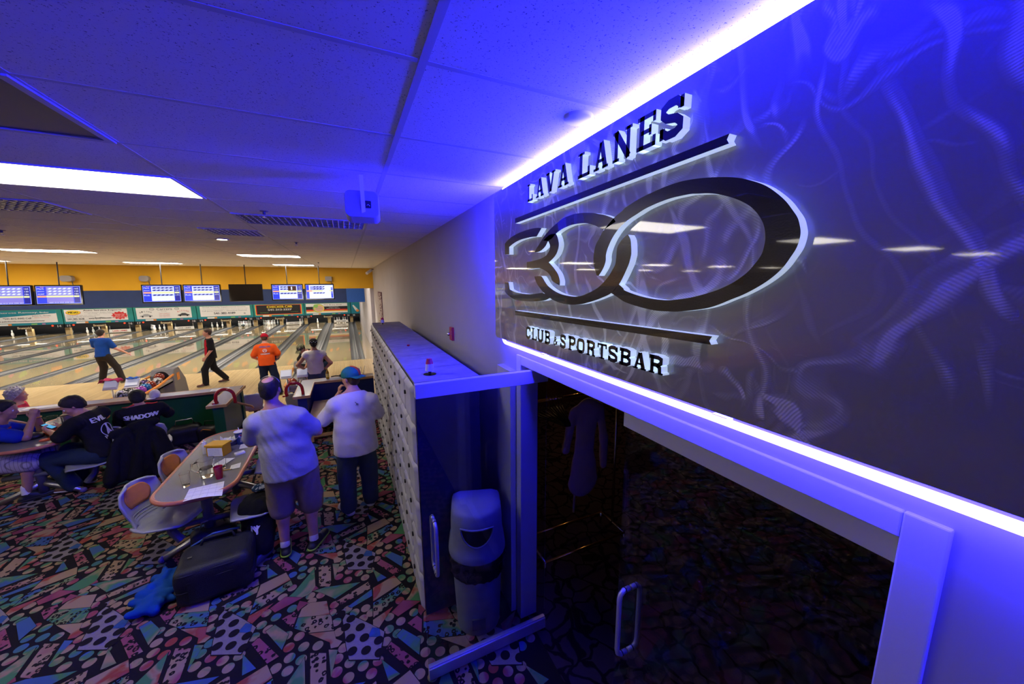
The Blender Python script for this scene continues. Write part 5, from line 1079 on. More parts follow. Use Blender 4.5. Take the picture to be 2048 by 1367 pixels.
def hand(S, wr, el, d=None, palm=None, curl=.5, r=.0085, side=1):
    wr, el = V3(*wr), V3(*el); f = V3(*d) if d is not None else wr-el; f /= np.linalg.norm(f)
    pn = V3(*palm) if palm is not None else V3(0, 0, -1); pn = pn-f*(pn@f); pn /= np.linalg.norm(pn)+1e-9; sd = np.cross(f, pn)*side
    S.cap(wr-f*.01, wr+f*.055, .026, .033, pn, .5, .012); base = wr+f*.075
    for i, (o, L) in enumerate(((-.027, .066), (-.009, .076), (.010, .072), (.028, .056))):
        p = base+sd*o; c1 = curl*(.6+.12*i); a = p+(f*math.cos(c1)+pn*math.sin(c1))*L*.42; c2 = c1+curl*.9; b = a+(f*math.cos(c2)+pn*math.sin(c2))*L*.33; c3 = c2+curl*.6; c = b+(f*math.cos(c3)+pn*math.sin(c3))*L*.27
        S.cap(p-f*.02, a, r*1.15, r*1.05, k=.006); S.cap(a, b, r*1.05, r*.95, k=.004); S.cap(b, c, r*.95, r*.8, k=.004)
    p = wr+f*.018-sd*.024; a = p-sd*.024+f*.022+pn*.008; b = a+f*.026-sd*.008+pn*.010*(1+curl); S.cap(p, a, .0125, .0105, k=.01); S.cap(a, b, .0105, .0085, k=.005)
def person(label, loc, rotz, J=None, scale=1., fat=1., h=.012, skin='skin', shirt=None, pants=None, shoes=None, hair=None, cap_=None, sock=None, group=None, arms_bare=None, belly=1., cat='person'):
    j = dict(DEF); j.update(J or {}); j = {k: (V3(*v) if isinstance(v, tuple) else v) for k, v in j.items()}
    for q in ('shL', 'shR'): j[q] = j[q]-V3(0, 0, max(0, fat-1)*.17)
    t = thing('person', label, cat, loc, rotz, group); t.scale = (scale,)*3
    F = fat; look = j['look']/np.linalg.norm(j['look']); side = np.cross(look, V3(0, 0, 1)); side /= np.linalg.norm(side); upv = np.cross(side, look)
    Rm = np.stack([side, look, upv], 1)   # columns: head axes
    hd = j['head']; H_ = lambda x, y, z: hd+side*x+look*y+upv*z
    tor = j['chest']-j['pelvis']; tor /= np.linalg.norm(tor); shv = j['shR']-j['shL']; fwd = np.cross(tor, shv); fwd /= np.linalg.norm(fwd)
    S = SDF(.03)
    # torso
    S.cap(j['pelvis']-tor*.02, j['pelvis']+tor*.08, .13*F, .125*F, fwd, .72); S.cap(j['pelvis']+tor*.08, j['chest'], .125*F, .14*F, fwd, .68); S.cap(j['chest'], j['chest']+tor*.06, .15*F, .13*F, fwd, .66)
    S.cap(j['shL'], j['shR'], .05*F, .05*F, k=.05); [S.cap(j['neck'], j['sh'+q], .045, .045, k=.05) for q in 'LR']; S.cap(j['neck']-tor*.07, hd-upv*.06-look*.01, .058, .05, k=.04)
    # head
    S.ell(H_(0, -.012, .035), (.076, .096, .088), .02, Rm); S.ell(H_(0, .022, -.025), (.062, .07, .085), .02, Rm); S.ell(H_(0, .066, -.088), (.026, .022, .02), .025, Rm)
    S.cap(H_(0, .086, .008), H_(0, .104, -.022), .009, .0125, k=.012); S.ell(H_(0, .078, .03), (.05, .012, .009), .012, Rm); S.ell(H_(0, .082, -.056), (.022, .010, .008), .008, Rm)
    for s in (-1, 1): S.ell(H_(s*.079, -.008, -.005), (.009, .018, .03), .006, Rm); S.ell(H_(s*.042, .058, -.022), (.02, .018, .016), .015, Rm)
    for s in 'LR':
        S.cap(j['sh'+s], j['el'+s], .052*F**.6, .042*F**.4, k=.03); S.cap(j['el'+s], j['wr'+s], .043*F**.4, .027, k=.02)
        S.cap(j['hip'+s]-V3(0, 0, .02), j['kn'+s], .082*F**.6, .056*F**.4, k=.04); cm = j['kn'+s]*.7+j['an'+s]*.3; bk = -(j['toe'+s]-j['an'+s]); bk[2] = 0; bk /= np.linalg.norm(bk)+1e-9
        S.cap(j['kn'+s], cm+bk*.012, .052*F**.4, .056, k=.02); S.cap(cm+bk*.012, j['an'+s], .054, .036, k=.02); S.cap(j['an'+s]-V3(0, 0, .03), j['toe'+s], .036, .028, k=.02)
        hh = j['hand'+s] or {}; hand(S, j['wr'+s], j['el'+s], hh.get('d'), hh.get('palm', tuple(fwd*0+(V3(0, 0, -1) if abs((j['wr'+s]-j['el'+s])[2]) < .15 else (j['pelvis']-j['wr'+s])))), hh.get('curl', j['curl']), side=1 if s == 'L' else -1)
    S.build('body', skin, t, h)
    for s in (-1, 1):
        e = MB().ball(tuple(H_(s*.031, .074, .008)), .0125, n=12).build('eye', 'eye_white', t, smooth=True); MB().ball(tuple(H_(s*.032, .0835, .008)), .0052, n=8).build('iris', 'eye_dark', e, smooth=True)
    MB().tube([tuple(H_(x, .0925-abs(x)*.25, -.057)) for x in (-.02, -.01, 0, .01, .02)], .003, 5).build('lips', 'lip', t, smooth=True)
    sit = abs(j['knL'][2]-j['hipL'][2]) < .15
    info = dict(j=j, t=t, H=H_, Rm=Rm, fwd=fwd, tor=tor)
    if shirt:
        m, sl, hem = shirt['mat'], shirt.get('sleeve', .6), shirt.get('hem', .0)
        T = SDF(.035); g = .016; lo_ = j['pelvis']-tor*hem
        T.cap(lo_-tor*.12, j['pelvis']+tor*.1, .168*F*belly+g, .146*F*belly+g, fwd, .78*belly**.3); T.cap(j['pelvis']+tor*.1, j['chest'], .135*F*belly+g, .148*F+g, fwd, .70); T.cap(j['chest'], j['chest']+tor*.07, .155*F+g, .13*F+g, fwd, .68)
        T.cap(j['shL'], j['shR'], .05*F+g, .05*F+g, k=.05); [T.cap(j['neck']-tor*.03, j['sh'+q], .052, .046, k=.05) for q in 'LR']; T.cap(j['neck']-tor*.06, j['neck']+V3(0, 0, -.015), .085, .066, k=.04)
        for s in 'LR':
            if sl > 0: e = j['sh'+s]+(j['el'+s]-j['sh'+s])*min(sl, 1); T.cap(j['sh'+s], e, .062*F**.6+g, (.062 if sl <= 1 else .05)*F**.4+g, k=.04)
            if sl > 1: T.cap(j['el'+s], j['el'+s]+(j['wr'+s]-j['el'+s])*(sl-1), .05+g, .036+g, k=.03)
        T.fold = folds(*shirt.get('folds', (.004, 28, 1)))
        T.clip(lo_-tor*.03, -tor) if not sit else T.clip(j['pelvis']-V3(0, 0, .06), (0, 0, -1))
        for s in 'LR':
            if 0 < sl <= 1: pass
        if not shirt.get('collar'): T.clip(j['neck']+V3(0, 0, .004), (j['head']-j['neck']))
        T.build('shirt', m, t, h); info['T'] = T
    if pants:
        m, L = pants['mat'], pants.get('len', 1.); P_ = SDF(.03); g = .014+pants.get('loose', .0)
        P_.cap(j['pelvis']-tor*.05, j['pelvis']+tor*pants.get('rise', .07), .128*F+g*.5, .122*F+g*.5, fwd, .76)
        for s in 'LR':
            if L <= .62: e = j['hip'+s]+(j['kn'+s]-j['hip'+s])*(L/.5); P_.cap(j['hip'+s], e, .088*F**.6+g*.6, .074+g, k=.04)
            else:
                P_.cap(j['hip'+s]-V3(0, 0, .03), j['kn'+s], .086*F**.6+g*.8, .062*F**.4+g, k=.04); e = j['kn'+s]+(j['an'+s]-j['kn'+s])*((L-.5)/.5); P_.cap(j['kn'+s], e, .062*F**.4+g, .05+g*1.2, k=.03)
        P_.fold = folds(*pants.get('folds', (.004, 22, 3))); P_.clip(j['pelvis']+tor*pants.get('rise', .07), tor) if not sit else P_.clip(j['pelvis']+V3(0, 0, .11), (0, 0, 1)); P_.build(pants.get('name', 'trousers'), m, t, h); info['P'] = P_
    if shoes:
        for s in 'LR':
            a, to = j['an'+s], j['toe'+s]; d = to-a; d[2] = 0; d /= np.linalg.norm(d); B = SDF(.02); g0 = a-d*.035; z0 = min(a[2]-.055, to[2])
            B.cap((g0[0], g0[1], z0+.015), (to[0], to[1], z0+.012), .042, .042, (0, 0, 1), .8); B.cap((a[0], a[1], z0+.06), (a[0]+d[0]*.07, a[1]+d[1]*.07, z0+.04), .043, .036)
            B.clip((0, 0, z0-.012), (0, 0, -1)); o = B.build('shoe', shoes['mat'], t, max(h*.8, .008))
            SO = SDF(.01); SO.cap((g0[0], g0[1], z0), (to[0], to[1], z0), .047, .048, (0, 0, 1), .5); SO.clip((0, 0, z0-.014), (0, 0, -1)); SO.clip((0, 0, z0+.01), (0, 0, 1)); SO.build('sole', shoes.get('sole', 'rubber'), o, max(h*.8, .008), 1)
            if sock: q = SDF(.01); q.cap((a[0], a[1], z0+.06), tuple(a+V3(0, 0, sock)), .042, .040); q.build('sock', 'white_cloth', o, .01)
    if hair:
        A = SDF(.015); L = hair.get('len', .0); A.ell(H_(0, -.018, .04), (.085+L, .103+L, .093+L), .02, Rm); A.ell(H_(0, -.05, -.01), (.072+L, .062+L, .075+L), .02, Rm)
        A.clip(H_(0, .05, .038), look*1.0-upv*.55); A.clip(H_(0, .012, .0), look*.75-upv*.66); A.clip(H_(0, -.03, -.062-hair.get('drop', 0)), -upv+look*.25)
        if hair.get('bald'): A.clip(H_(0, -.03, .104), upv*1.0-look*.3)
        A.fold = (lambda G, q=hair.get('curl', .0028): q*(np.sin(95*G[..., 0]+20*G[..., 2])*np.sin(90*G[..., 1]+1)*np.sin(83*G[..., 2])*1.6+.4*np.sin(140*G[..., 0]+60*G[..., 1])))
        A.build('hair', hair['mat'], t, h*.8 if not hair.get('bald') else .008, 1)
    return t, info
def cap_on(info, mats, back=False, h=.008, name='cap', brim_dir=1):
    H_, Rm, t = info['H'], info['Rm'], info['t']; A = SDF(.01); A.ell(H_(0, -.012, .05), (.092, .112, .092), .02, Rm)
    lk = Rm[:, 1]; up = Rm[:, 2]; A.clip(H_(0, 0, .02), -up); A.clip(H_(0, 0, .02), -up); c = A.build('cap_crown', mats[0], t, h)
    b = SDF(.01); s = brim_dir; b.cap(H_(-.035, s*.09, .028), H_(-.035, s*.15, .012), .042, .036, up, .16); b.cap(H_(.035, s*.09, .028), H_(.035, s*.15, .012), .042, .036, up, .16); b.cap(H_(-.035, s*.155, .01), H_(.035, s*.155, .01), .032, .032, up, .16)
    b.build('cap_brim', mats[1], t, .006); return c
def on_surface(T, fn, n=(0, -1, 0), off=.004, start=.45):
    """returns a map that drops flat lettering onto a garment along -n"""
    n = np.array(n, float)/np.linalg.norm(n)
    def f(x, y):
        p = np.array(fn(x, y), float)+n*start
        for _ in range(60):
            d = float(T.ev(p[None])[0]);
            if T.fold: d += float(T.fold(p[None])[0])
            if d < .0015: break
            p = p-n*max(d*.7, .001)
        return tuple(p+n*off)
    return f
def decal(info, body, x0, z0, w_, h_, m, n=(0, -1, 0), ux=(1, 0, 0), uz=(0, 0, 1), rot=0, name='lettering', bold=.0, key='T', org=(0, 0, 0)):
    T = info[key]; ux, uz = np.array(ux, float), np.array(uz, float); c, s = math.cos(rot), math.sin(rot)
    f = on_surface(T, lambda x, y: np.array(org)+ux*(x0+c*x-s*y)+uz*(z0+s*x+c*y), n); mb = MB(); put_text(mb, body, f, 0, 0, w_, h_, 0, bold); return mb.build(name, m, info['t'])
def patch(info, fn2, m, name, n=(0, -1, 0), nu=8, nv=6, key='T', off=.003):
    f = on_surface(info[key], fn2, n, off); return MB().grid(lambda u, v: f(u, v), nu, nv).build(name, m, info['t'], smooth=True)
# ------------------------------------------------------------------ people
def cloth(k, c, b=.25, s=45): M[k] = mat(k, c, .9, bump=b, bscale=s, spec=.2, noise=.06, nscale=12)
for k, c in dict(c_grey=(.36, .36, .40), c_white=(.66, .62, .66), c_khaki=(.20, .15, .11), c_jeans=(.045, .065, .12), c_blue=(.008, .055, .28), c_black=(.012, .012, .014), c_trouser=(.022, .018, .016), c_red=(.45, .01, .03), c_orange=(.85, .11, .015), c_navy=(.012, .02, .05), c_cream=(.62, .58, .54), c_camo=(.12, .13, .07), c_darkjean=(.02, .035, .06), c_blue2=(.01, .03, .3), c_dress=(.6, .5, .62), c_jacket=(.009, .009, .011), c_bluejacket=(.008, .07, .30), c_redtop=(.45, .02, .06), c_knee=(.01, .01, .012)).items(): cloth(k, c)
def plaid():
    m = mat('c_plaid', (.4, .36, .4), .9); nt = m.node_tree; tc = node(nt, 'ShaderNodeTexCoord'); o = None
    for d in 'XY':
        w_ = node(nt, 'ShaderNodeTexWave', bands_direction=d); w_.inputs['Scale'].default_value = 9; nt.links.new(tc.outputs['Object'], w_.inputs['Vector'])
        r = ramp(nt, [(.0, (.5, .5, .5)), (.12, (1, 1, 1))]); nt.links.new(w_.outputs['Fac'], r.inputs[0])
        if o is None: o = r.outputs[0]
        else:
            x = node(nt, 'ShaderNodeMix', data_type='RGBA', blend_type='MULTIPLY'); x.inputs[0].default_value = 1; nt.links.new(o, x.inputs[6]); nt.links.new(r.outputs[0], x.inputs[7]); o = x.outputs[2]
    x = node(nt, 'ShaderNodeMix', data_type='RGBA', blend_type='MULTIPLY'); x.inputs[0].default_value = 1; nt.links.new(o, x.inputs[6]); x.inputs[7].default_value = (.42, .37, .42, 1); nt.links.new(x.outputs[2], nt.nodes['Principled BSDF'].inputs['Base Color']); M['c_plaid'] = m
plaid()
def camo():
    m = mat('camo', (.12, .13, .07), .9); nt = m.node_tree; tc = node(nt, 'ShaderNodeTexCoord'); n = node(nt, 'ShaderNodeTexNoise'); n.inputs['Scale'].default_value = 26; nt.links.new(tc.outputs['Object'], n.inputs['Vector'])
    r = ramp(nt, [(0, (.03, .035, .02)), (.45, (.10, .11, .05)), (.52, (.22, .2, .12)), (.6, (.05, .06, .03))], 'CONSTANT'); nt.links.new(n.outputs[0], r.inputs[0]); nt.links.new(r.outputs[0], nt.nodes['Principled BSDF'].inputs['Base Color']); M['camo'] = m
camo()
for k, c in dict(h_dark=(.018, .012, .01), h_brown=(.06, .03, .018), h_grey=(.42, .40, .38), h_black=(.008, .007, .008)).items(): M[k] = mat(k, c, .65, bump=.5, bscale=180, noise=.3, nscale=90)
mm('shoe_black', (.015, .016, .016), .5); mm('shoe_white', (.6, .58, .66), .5); mm('shoe_brown', (.13, .05, .03), .5); mm('lime', (.35, .6, .05), .5); mm('shoe_slate', (.05, .055, .11), .55); mm('teal_cap', (.01, .17, .14), .8, bump=.1); mm('orange_cap', (.65, .10, .03), .8, bump=.1); mm('text_white', (.8, .8, .82), .6); mm('text_blue', (.15, .12, .4), .6)
# man in grey shirt
t, I = person('man from behind in grey T-shirt and tan cargo shorts beside the long table', (-.60, 3.78, 0), R(-4),
    dict(pelvis=(-.01, 0, .96), chest=(-.05, 0, 1.28), neck=(-.085, -.01, 1.475), head=(-.10, .02, 1.64), shL=(-.235, -.01, 1.385), shR=(.105, -.01, 1.395), elL=(-.305, .06, 1.16), wrL=(-.06, .25, 1.14), elR=(.235, .06, 1.18), wrR=(-.06, .27, 1.22),
         hipL=(-.11, 0, .93), hipR=(.10, 0, .93), knL=(-.115, .02, .50), anL=(-.115, -.03, .09), toeL=(-.15, .14, .035), knR=(.13, .02, .50), anR=(.13, -.03, .09), toeR=(.2, .13, .035), look=(.10, 1, -.05), curl=.9),
    scale=1.015, fat=1.2, h=.0095, skin='skin', shirt=dict(mat='c_grey', sleeve=.72, hem=.10, folds=(.0045, 26, 1)), pants=dict(mat='c_khaki', len=.53, loose=.022, name='cargo_shorts', folds=(.006, 20, 2)), shoes=dict(mat='shoe_black', sole='lime'), sock=.055, hair=dict(mat='h_dark', len=-.006, bald=1, drop=.02), belly=1.13)
MB().tube([tuple(I['H'](math.cos(a)*.088, .0, .028+math.sin(a)*.103)) for a in [PI*(.12+.76*k/12) for k in range(13)]], .004, 6).build('headband', 'steel', t, smooth=True)
kb = SDF(.01); kb.cap((-.115, .02, .53), (-.115, .01, .44), .072, .066); kb.clip((0, 0, .54), (0, 0, 1)); kb.clip((0, 0, .42), (0, 0, -1)); kb.fold = folds(.003, 60, 2); kb.build('knee_brace', 'c_knee', t, .009)
for s, x in ((-1, -.20), (1, .205)):
    q = SDF(.015); q.cap((x, .0, .70), (x, .0, .62), .05, .05, (1, 0, 0), .5); q.fold = folds(.003, 40, s); q.build('cargo_pocket', 'c_khaki', t, .009)
patch(I, lambda u, v: (.02+.13*u, 0, .83+.035*v+.01*u), 'c_khaki', 'pocket_flap', key='P', off=.006)
# man in white shirt with cap
t, I = person('man from behind in white T-shirt, jeans and backwards green and orange cap', (-.02, 4.2, 0), R(4),
    dict(head=(.0, .05, 1.61), look=(-.62, .75, -.12), neck=(.01, .0, 1.46), elL=(-.33, .10, 1.13), wrL=(-.12, .26, 1.40), elR=(.28, .06, 1.12), wrR=(-.02, .25, 1.10), knL=(-.12, .02, .5), anL=(-.13, -.02, .09), toeL=(-.2, .14, .035), knR=(.12, .03, .5), anR=(.12, .06, .09), toeR=(.17, .22, .035),
         handL=dict(d=(.1, -.2, 1), palm=(1, 0, .0), curl=.9), curl=.8), scale=.985, fat=1.24, h=.0095, shirt=dict(mat='c_white', sleeve=.8, hem=.16, folds=(.005, 24, 5)), pants=dict(mat='c_jeans', len=.98, loose=.018, folds=(.005, 26, 4)), shoes=dict(mat='shoe_white', sole='shoe_white'), hair=dict(mat='h_brown', len=-.006, drop=.01), belly=1.12)
cw_ = cap_on(I, ('teal_cap', 'teal_cap'), brim_dir=-1)
Hh, Rm = I['H'], I['Rm']
A = SDF(.01); A.ell(Hh(0, -.012, .05), (.097, .117, .097), .02, Rm); A.clip(Hh(0, 0, .028), -Rm[:, 2]); A.clip(Hh(-.02, 0, 0), -(Rm[:, 0]*1+Rm[:, 1]*.25)); A.clip(Hh(0, -.02, 0), Rm[:, 1]); A.build('orange_panel', 'orange_cap', t, .006)
q = MB(); c0 = Hh(.066, -.08, .09); nn = (c0-Hh(0, -.012, .05)); nn /= np.linalg.norm(nn); c0 = Hh(0, -.012, .05)+nn*.108; u_ = np.cross(nn, (0, 0, 1)); u_ /= np.linalg.norm(u_); w_ = np.cross(u_, nn)*-1
q.add([tuple(c0+.024*(u_*math.cos(2*PI*k/16)+w_*math.sin(2*PI*k/16))) for k in range(16)], [tuple(range(16))], 0); q.add([tuple(c0+nn*.001+.013*(u_*math.cos(2*PI*k/5)+w_*math.sin(2*PI*k/5))) for k in range(5)], [tuple(range(5))], 1); q.build('cap_badge', ['text_white', 'emblem_blue'], t)
m_ = MB(); f = on_surface(I['T'], lambda x, y: (x, 0, y)); m_.tube([f(.015, 1.385), f(.03, 1.36), f(.02, 1.345)], .003, 5).tube([f(.03, 1.365), f(.05, 1.355)], .003, 5).tube([f(.03, 1.36), f(.042, 1.34)], .003, 5).build('shirt_logo', 'ink', t)
# blue bowler
t, I = person('bowler in a blue shirt and dark trousers finishing a throw at the foul line', (-7.1, 15.35, -.43), R(-14),
    dict(pelvis=(.02, 0, .93), chest=(0, .06, 1.24), neck=(-.02, .1, 1.43), head=(-.03, .14, 1.58), shL=(-.2, .06, 1.38), shR=(.17, .06, 1.36), elR=(.30, .1, 1.10), wrR=(.50, .22, .92), elL=(-.27, .15, 1.14), wrL=(-.2, .33, 1.05), hipL=(-.07, 0, .9), knL=(-.09, .1, .5), anL=(-.12, .0, .09), toeL=(-.14, .17, .035), hipR=(.11, 0, .9), knR=(.28, .06, .5), anR=(.46, -.05, .12), toeR=(.48, .1, .035)),
    h=.014, shirt=dict(mat='c_blue', sleeve=.75, hem=.05), pants=dict(mat='c_trouser', loose=.012), shoes=dict(mat='shoe_brown'), hair=dict(mat='h_dark', len=.006), fat=1.05)
# red and black bowler
t, I = person('bowler in profile wearing a black shirt with red front panels, walking back from the lanes', (-3.93, 13.68, -.43), R(112),
    dict(knL=(-.1, .2, .52), anL=(-.1, .22, .09), toeL=(-.12, .4, .035), knR=(.1, -.04, .5), anR=(.1, -.3, .13), toeR=(.1, -.14, .035), elL=(-.24, .0, 1.12), wrL=(-.24, .16, .90), elR=(.25, -.06, 1.14), wrR=(.24, -.02, .88), look=(.05, 1, .02)),
    h=.012, shirt=dict(mat='c_black', sleeve=.85, hem=.1), pants=dict(mat='c_black', loose=.01), shoes=dict(mat='shoe_brown'), hair=dict(mat='h_brown', len=-.002), fat=.98, belly=1.05)
for x in (-.13, .03): patch(I, lambda u, v, x=x: (x+.10*u, 0, .92+.5*v), 'c_red', 'red_panel', n=(0, 1, 0), nu=5, nv=12, off=.006)
# orange shirt
t, I = person('bowler from behind in an orange T-shirt, red cap and dark jeans holding a ball', (-2.13, 11.6, -.43), R(2),
    dict(head=(0, .06, 1.60), look=(0, .9, -.35), elR=(.30, -.0, 1.12), wrR=(.22, .2, 1.0), elL=(-.30, 0, 1.12), wrL=(-.2, .22, .98), knL=(-.11, .03, .5), anL=(-.1, -.02, .09), knR=(.16, .0, .5), anR=(.22, -.08, .09), toeR=(.26, .08, .035)),
    h=.012, fat=1.15, shirt=dict(mat='c_orange', sleeve=.78, hem=.06), pants=dict(mat='c_navy', loose=.012), shoes=dict(mat='shoe_brown'), hair=dict(mat='h_brown', len=-.006), belly=1.02)
cap_on(I, ('c_red', 'c_red'))
decal(I, 'AMERICAN', -.13, 1.37, .26, .045, 'text_blue', bold=.006); decal(I, 'GRABBERS', -.11, 1.18, .22, .035, 'text_white', bold=.008)
m_ = MB(); f = on_surface(I['T'], lambda x, y: (x, 0, y)); m_.tube([f(.045*math.cos(a), 1.29+.04*math.sin(a)) for a in [2*PI*k/16 for k in range(16)]], .006, 5, closed=True).tube([f(-.03, 1.27), f(0, 1.31), f(.03, 1.27)], .007, 5); m_.build('shirt_emblem', 'text_white', t)
bball(-1.95, 11.86, .60, 'dkpurple', 'dark bowling ball held against the hip of the man in orange')
# sleeveless
t, I = person('man from behind in a cream sleeveless shirt with hands on hips, dark bandana', (-.82, 9.85, -.43), R(-4),
    dict(elL=(-.36, -.10, 1.14), wrL=(-.21, .04, .97), elR=(.36, -.10, 1.14), wrR=(.21, .04, .97), handL=dict(d=(.6, .6, -.5), palm=(1, 0, 0), curl=.5), handR=dict(d=(-.6, .6, -.5), palm=(-1, 0, 0), curl=.5), look=(-.2, 1, -.1)),
    h=.012, fat=1.1, skin='skin_tan', shirt=dict(mat='c_cream', sleeve=.12, hem=.04), pants=dict(mat='c_jeans', loose=.014), shoes=dict(mat='shoe_black'), hair=dict(mat='h_dark', len=.0))
A = SDF(.01); A.ell(I['H'](0, -.014, .045), (.092, .112, .092), .02, I['Rm']); A.clip(I['H'](0, 0, .01), -I['Rm'][:, 2]+I['Rm'][:, 1]*.2); A.build('bandana', 'c_knee', t, .01)
A = SDF(.02); A.cap(I['H'](0, -.11, .0), I['H'](0, -.125, -.09), .018, .01); A.build('bandana_tail', 'c_knee', t, .008)
m_ = MB(); [m_.ball(tuple(I['H'](.094*math.sin(a), -.014-.114*math.cos(a), .04+.02*(k % 2))), .008, n=8) for k, a in enumerate([-1.2, -.8, -.4, 0, .4, .8, 1.2])]; m_.build('bandana_print', 'text_white', t)
# camo cap, bending
t, I = person('man in a camouflage cap and black T-shirt bending over the front ball return', (-.82, 11.12, -.43), R(127),
    dict(pelvis=(0, -.1, .93), chest=(0, .17, 1.16), neck=(0, .36, 1.27), head=(0, .47, 1.36), look=(-.25, .75, -.55), shL=(-.18, .29, 1.25), shR=(.18, .29, 1.25), elL=(-.2, .44, 1.0), wrL=(-.12, .54, .76), elR=(.2, .44, 1.0), wrR=(.12, .52, .76), hipL=(-.09, -.08, .9), hipR=(.09, -.08, .9), curl=.7),
    h=.012, fat=1.02, shirt=dict(mat='c_black', sleeve=.8, hem=.05), pants=dict(mat='c_darkjean', loose=.012), shoes=dict(mat='shoe_black'), hair=dict(mat='h_brown', len=-.005))
cap_on(I, ('camo', 'camo'))
SIT = dict(pelvis=(0, 0, .53), chest=(0, .04, .84), neck=(0, .03, 1.03), head=(0, .06, 1.18), shL=(-.18, .02, .98), shR=(.18, .02, .98), hipL=(-.09, .02, .51), hipR=(.09, .02, .51), knL=(-.12, .46, .50), knR=(.12, .46, .50), anL=(-.12, .44, .09), anR=(.12, .44, .09), toeL=(-.13, .60, .035), toeR=(.13, .60, .035), elL=(-.24, .1, .72), elR=(.24, .1, .72), wrL=(-.12, .34, .72), wrR=(.12, .34, .72))
# woman behind the counter
chw = dup(ch, (-5.42, 9.0, -.43), R(20), 'grey shell chair under the white-haired woman')
t, I = person('seated woman with curly white hair and a red top behind the green counter', (-5.38, 9.02, -.43), R(-70), dict(SIT), h=.012, shirt=dict(mat='c_redtop', sleeve=1.8, hem=.02), pants=dict(mat='c_navy'), shoes=dict(mat='shoe_black'), hair=dict(mat='h_grey', len=.022, curl=.012, drop=.02))
# plaid shorts man
t, I = person('seated man in blue T-shirt and plaid shorts, clasped hands above the table', (-4.13, 6.32, 0), R(-82),
    dict(SIT, chest=(0, .10, .82), neck=(-.02, .17, .98), head=(-.04, .24, 1.12), look=(.05, 1, -.15), shL=(-.2, .13, .95), shR=(.18, .13, .95), elL=(-.17, .43, .80), elR=(.16, .43, .80), wrL=(-.045, .47, 1.0), wrR=(.045, .47, 1.0), handL=dict(d=(.15, .1, 1), palm=(1, 0, 0), curl=.7), handR=dict(d=(-.15, .1, 1), palm=(-1, 0, 0), curl=.7), knL=(-.2, .42, .50), knR=(.2, .44, .50), anL=(-.2, .3, .09), toeL=(-.22, .46, .035), anR=(.22, .36, .09)),
    h=.0095, skin='skin_tan', fat=1.12, shirt=dict(mat='c_blue2', sleeve=.75, hem=.02), pants=dict(mat='c_plaid', len=.5, loose=.035, name='plaid_shorts', rise=.02), shoes=dict(mat='shoe_black'), hair=dict(mat='h_black', len=.004), sock=.1)
patch(I, lambda u, v: (-.06+.12*u, 0, .80+.11*v), 'ad_red', 'chest_print', n=(0, 1, 0), off=.005); patch(I, lambda u, v: (-.03+.07*u, 0, .82+.05*v), 'ad_yellow', 'chest_print', n=(0, 1, 0), off=.009)
MB().tube([(-.045+.03*math.cos(a), .475+.03*math.sin(a), .985) for a in [2*PI*k/14 for k in range(14)]], .005, 6, closed=True).build('bracelet', 'yellow_plastic', t, smooth=True)
# phone player
t, I = person('seated player in a black shirt printed EVIL with a round emblem, looking at a phone', (-3.0, 6.20, 0), R(79),
    dict(SIT, chest=(0, .10, .83), neck=(0, .17, 1.0), head=(0, .25, 1.12), look=(-.5, .7, -.5), shL=(-.19, .12, .96), shR=(.19, .12, .96), elL=(-.22, .26, .80), elR=(.22, .26, .80), wrL=(-.075, .47, .84), wrR=(.075, .47, .84), handL=dict(d=(.3, .8, .1), palm=(.9, 0, .4), curl=.8), handR=dict(d=(-.3, .8, .1), palm=(-.9, 0, .4), curl=.8), knL=(-.1, .52, .49), knR=(.16, .5, .49), anL=(-.06, .36, .09), toeL=(-.06, .52, .035), anR=(.12, .34, .09), toeR=(.12, .5, .035)),
    h=.0095, shirt=dict(mat='c_black', sleeve=.95, hem=.06), pants=dict(mat='c_darkjean', loose=.012), shoes=dict(mat='shoe_brown', sole='shoe_white'), hair=dict(mat='h_dark', len=.006), fat=1.04)
decal(I, 'EVIL', -.10, .905, .20, .06, 'text_white', bold=.012)
m_ = MB(); f = on_surface(I['T'], lambda x, y: (x, 0, y)); cx_, cz_ = .02, .775
m_.tube([f(cx_+.085*math.cos(a), cz_+.085*math.sin(a)) for a in [2*PI*k/28 for k in range(28)]], .004, 5, closed=True)
pp = [(0, .09), (.018, .075), (.012, .05), (.02, .02), (.035, -.02), (.05, -.05), (-.05, -.05), (-.03, -.02), (-.015, .02), (-.012, .05), (-.018, .075)]
m_.add([f(cx_+x, cz_+z) for x, z in pp], [tuple(range(len(pp)))]); put_text(m_, 'PINS UP', f, cx_-.09, cz_-.095, .2, .035, 0, .004); m_.build('shirt_emblem', 'text_white', t)
ph = thing('smartphone', 'dark smartphone with a lit blue screen in the hands of the seated player', 'phone', (-3.53, 6.32, .875), R(80)); MB().box((0, 0, 0), (.068, .13, .009), 0, (.5, 0, 0)).build('case', 'black_gloss', ph, bevel=.003); MB().box((0, -.002, .0055), (.06, .11, .001), 0, (.5, 0, 0)).build('screen', mat('phone_lit', (0, 0, 0), .2, emit=(.1, .45, .8), es=.9), ph)
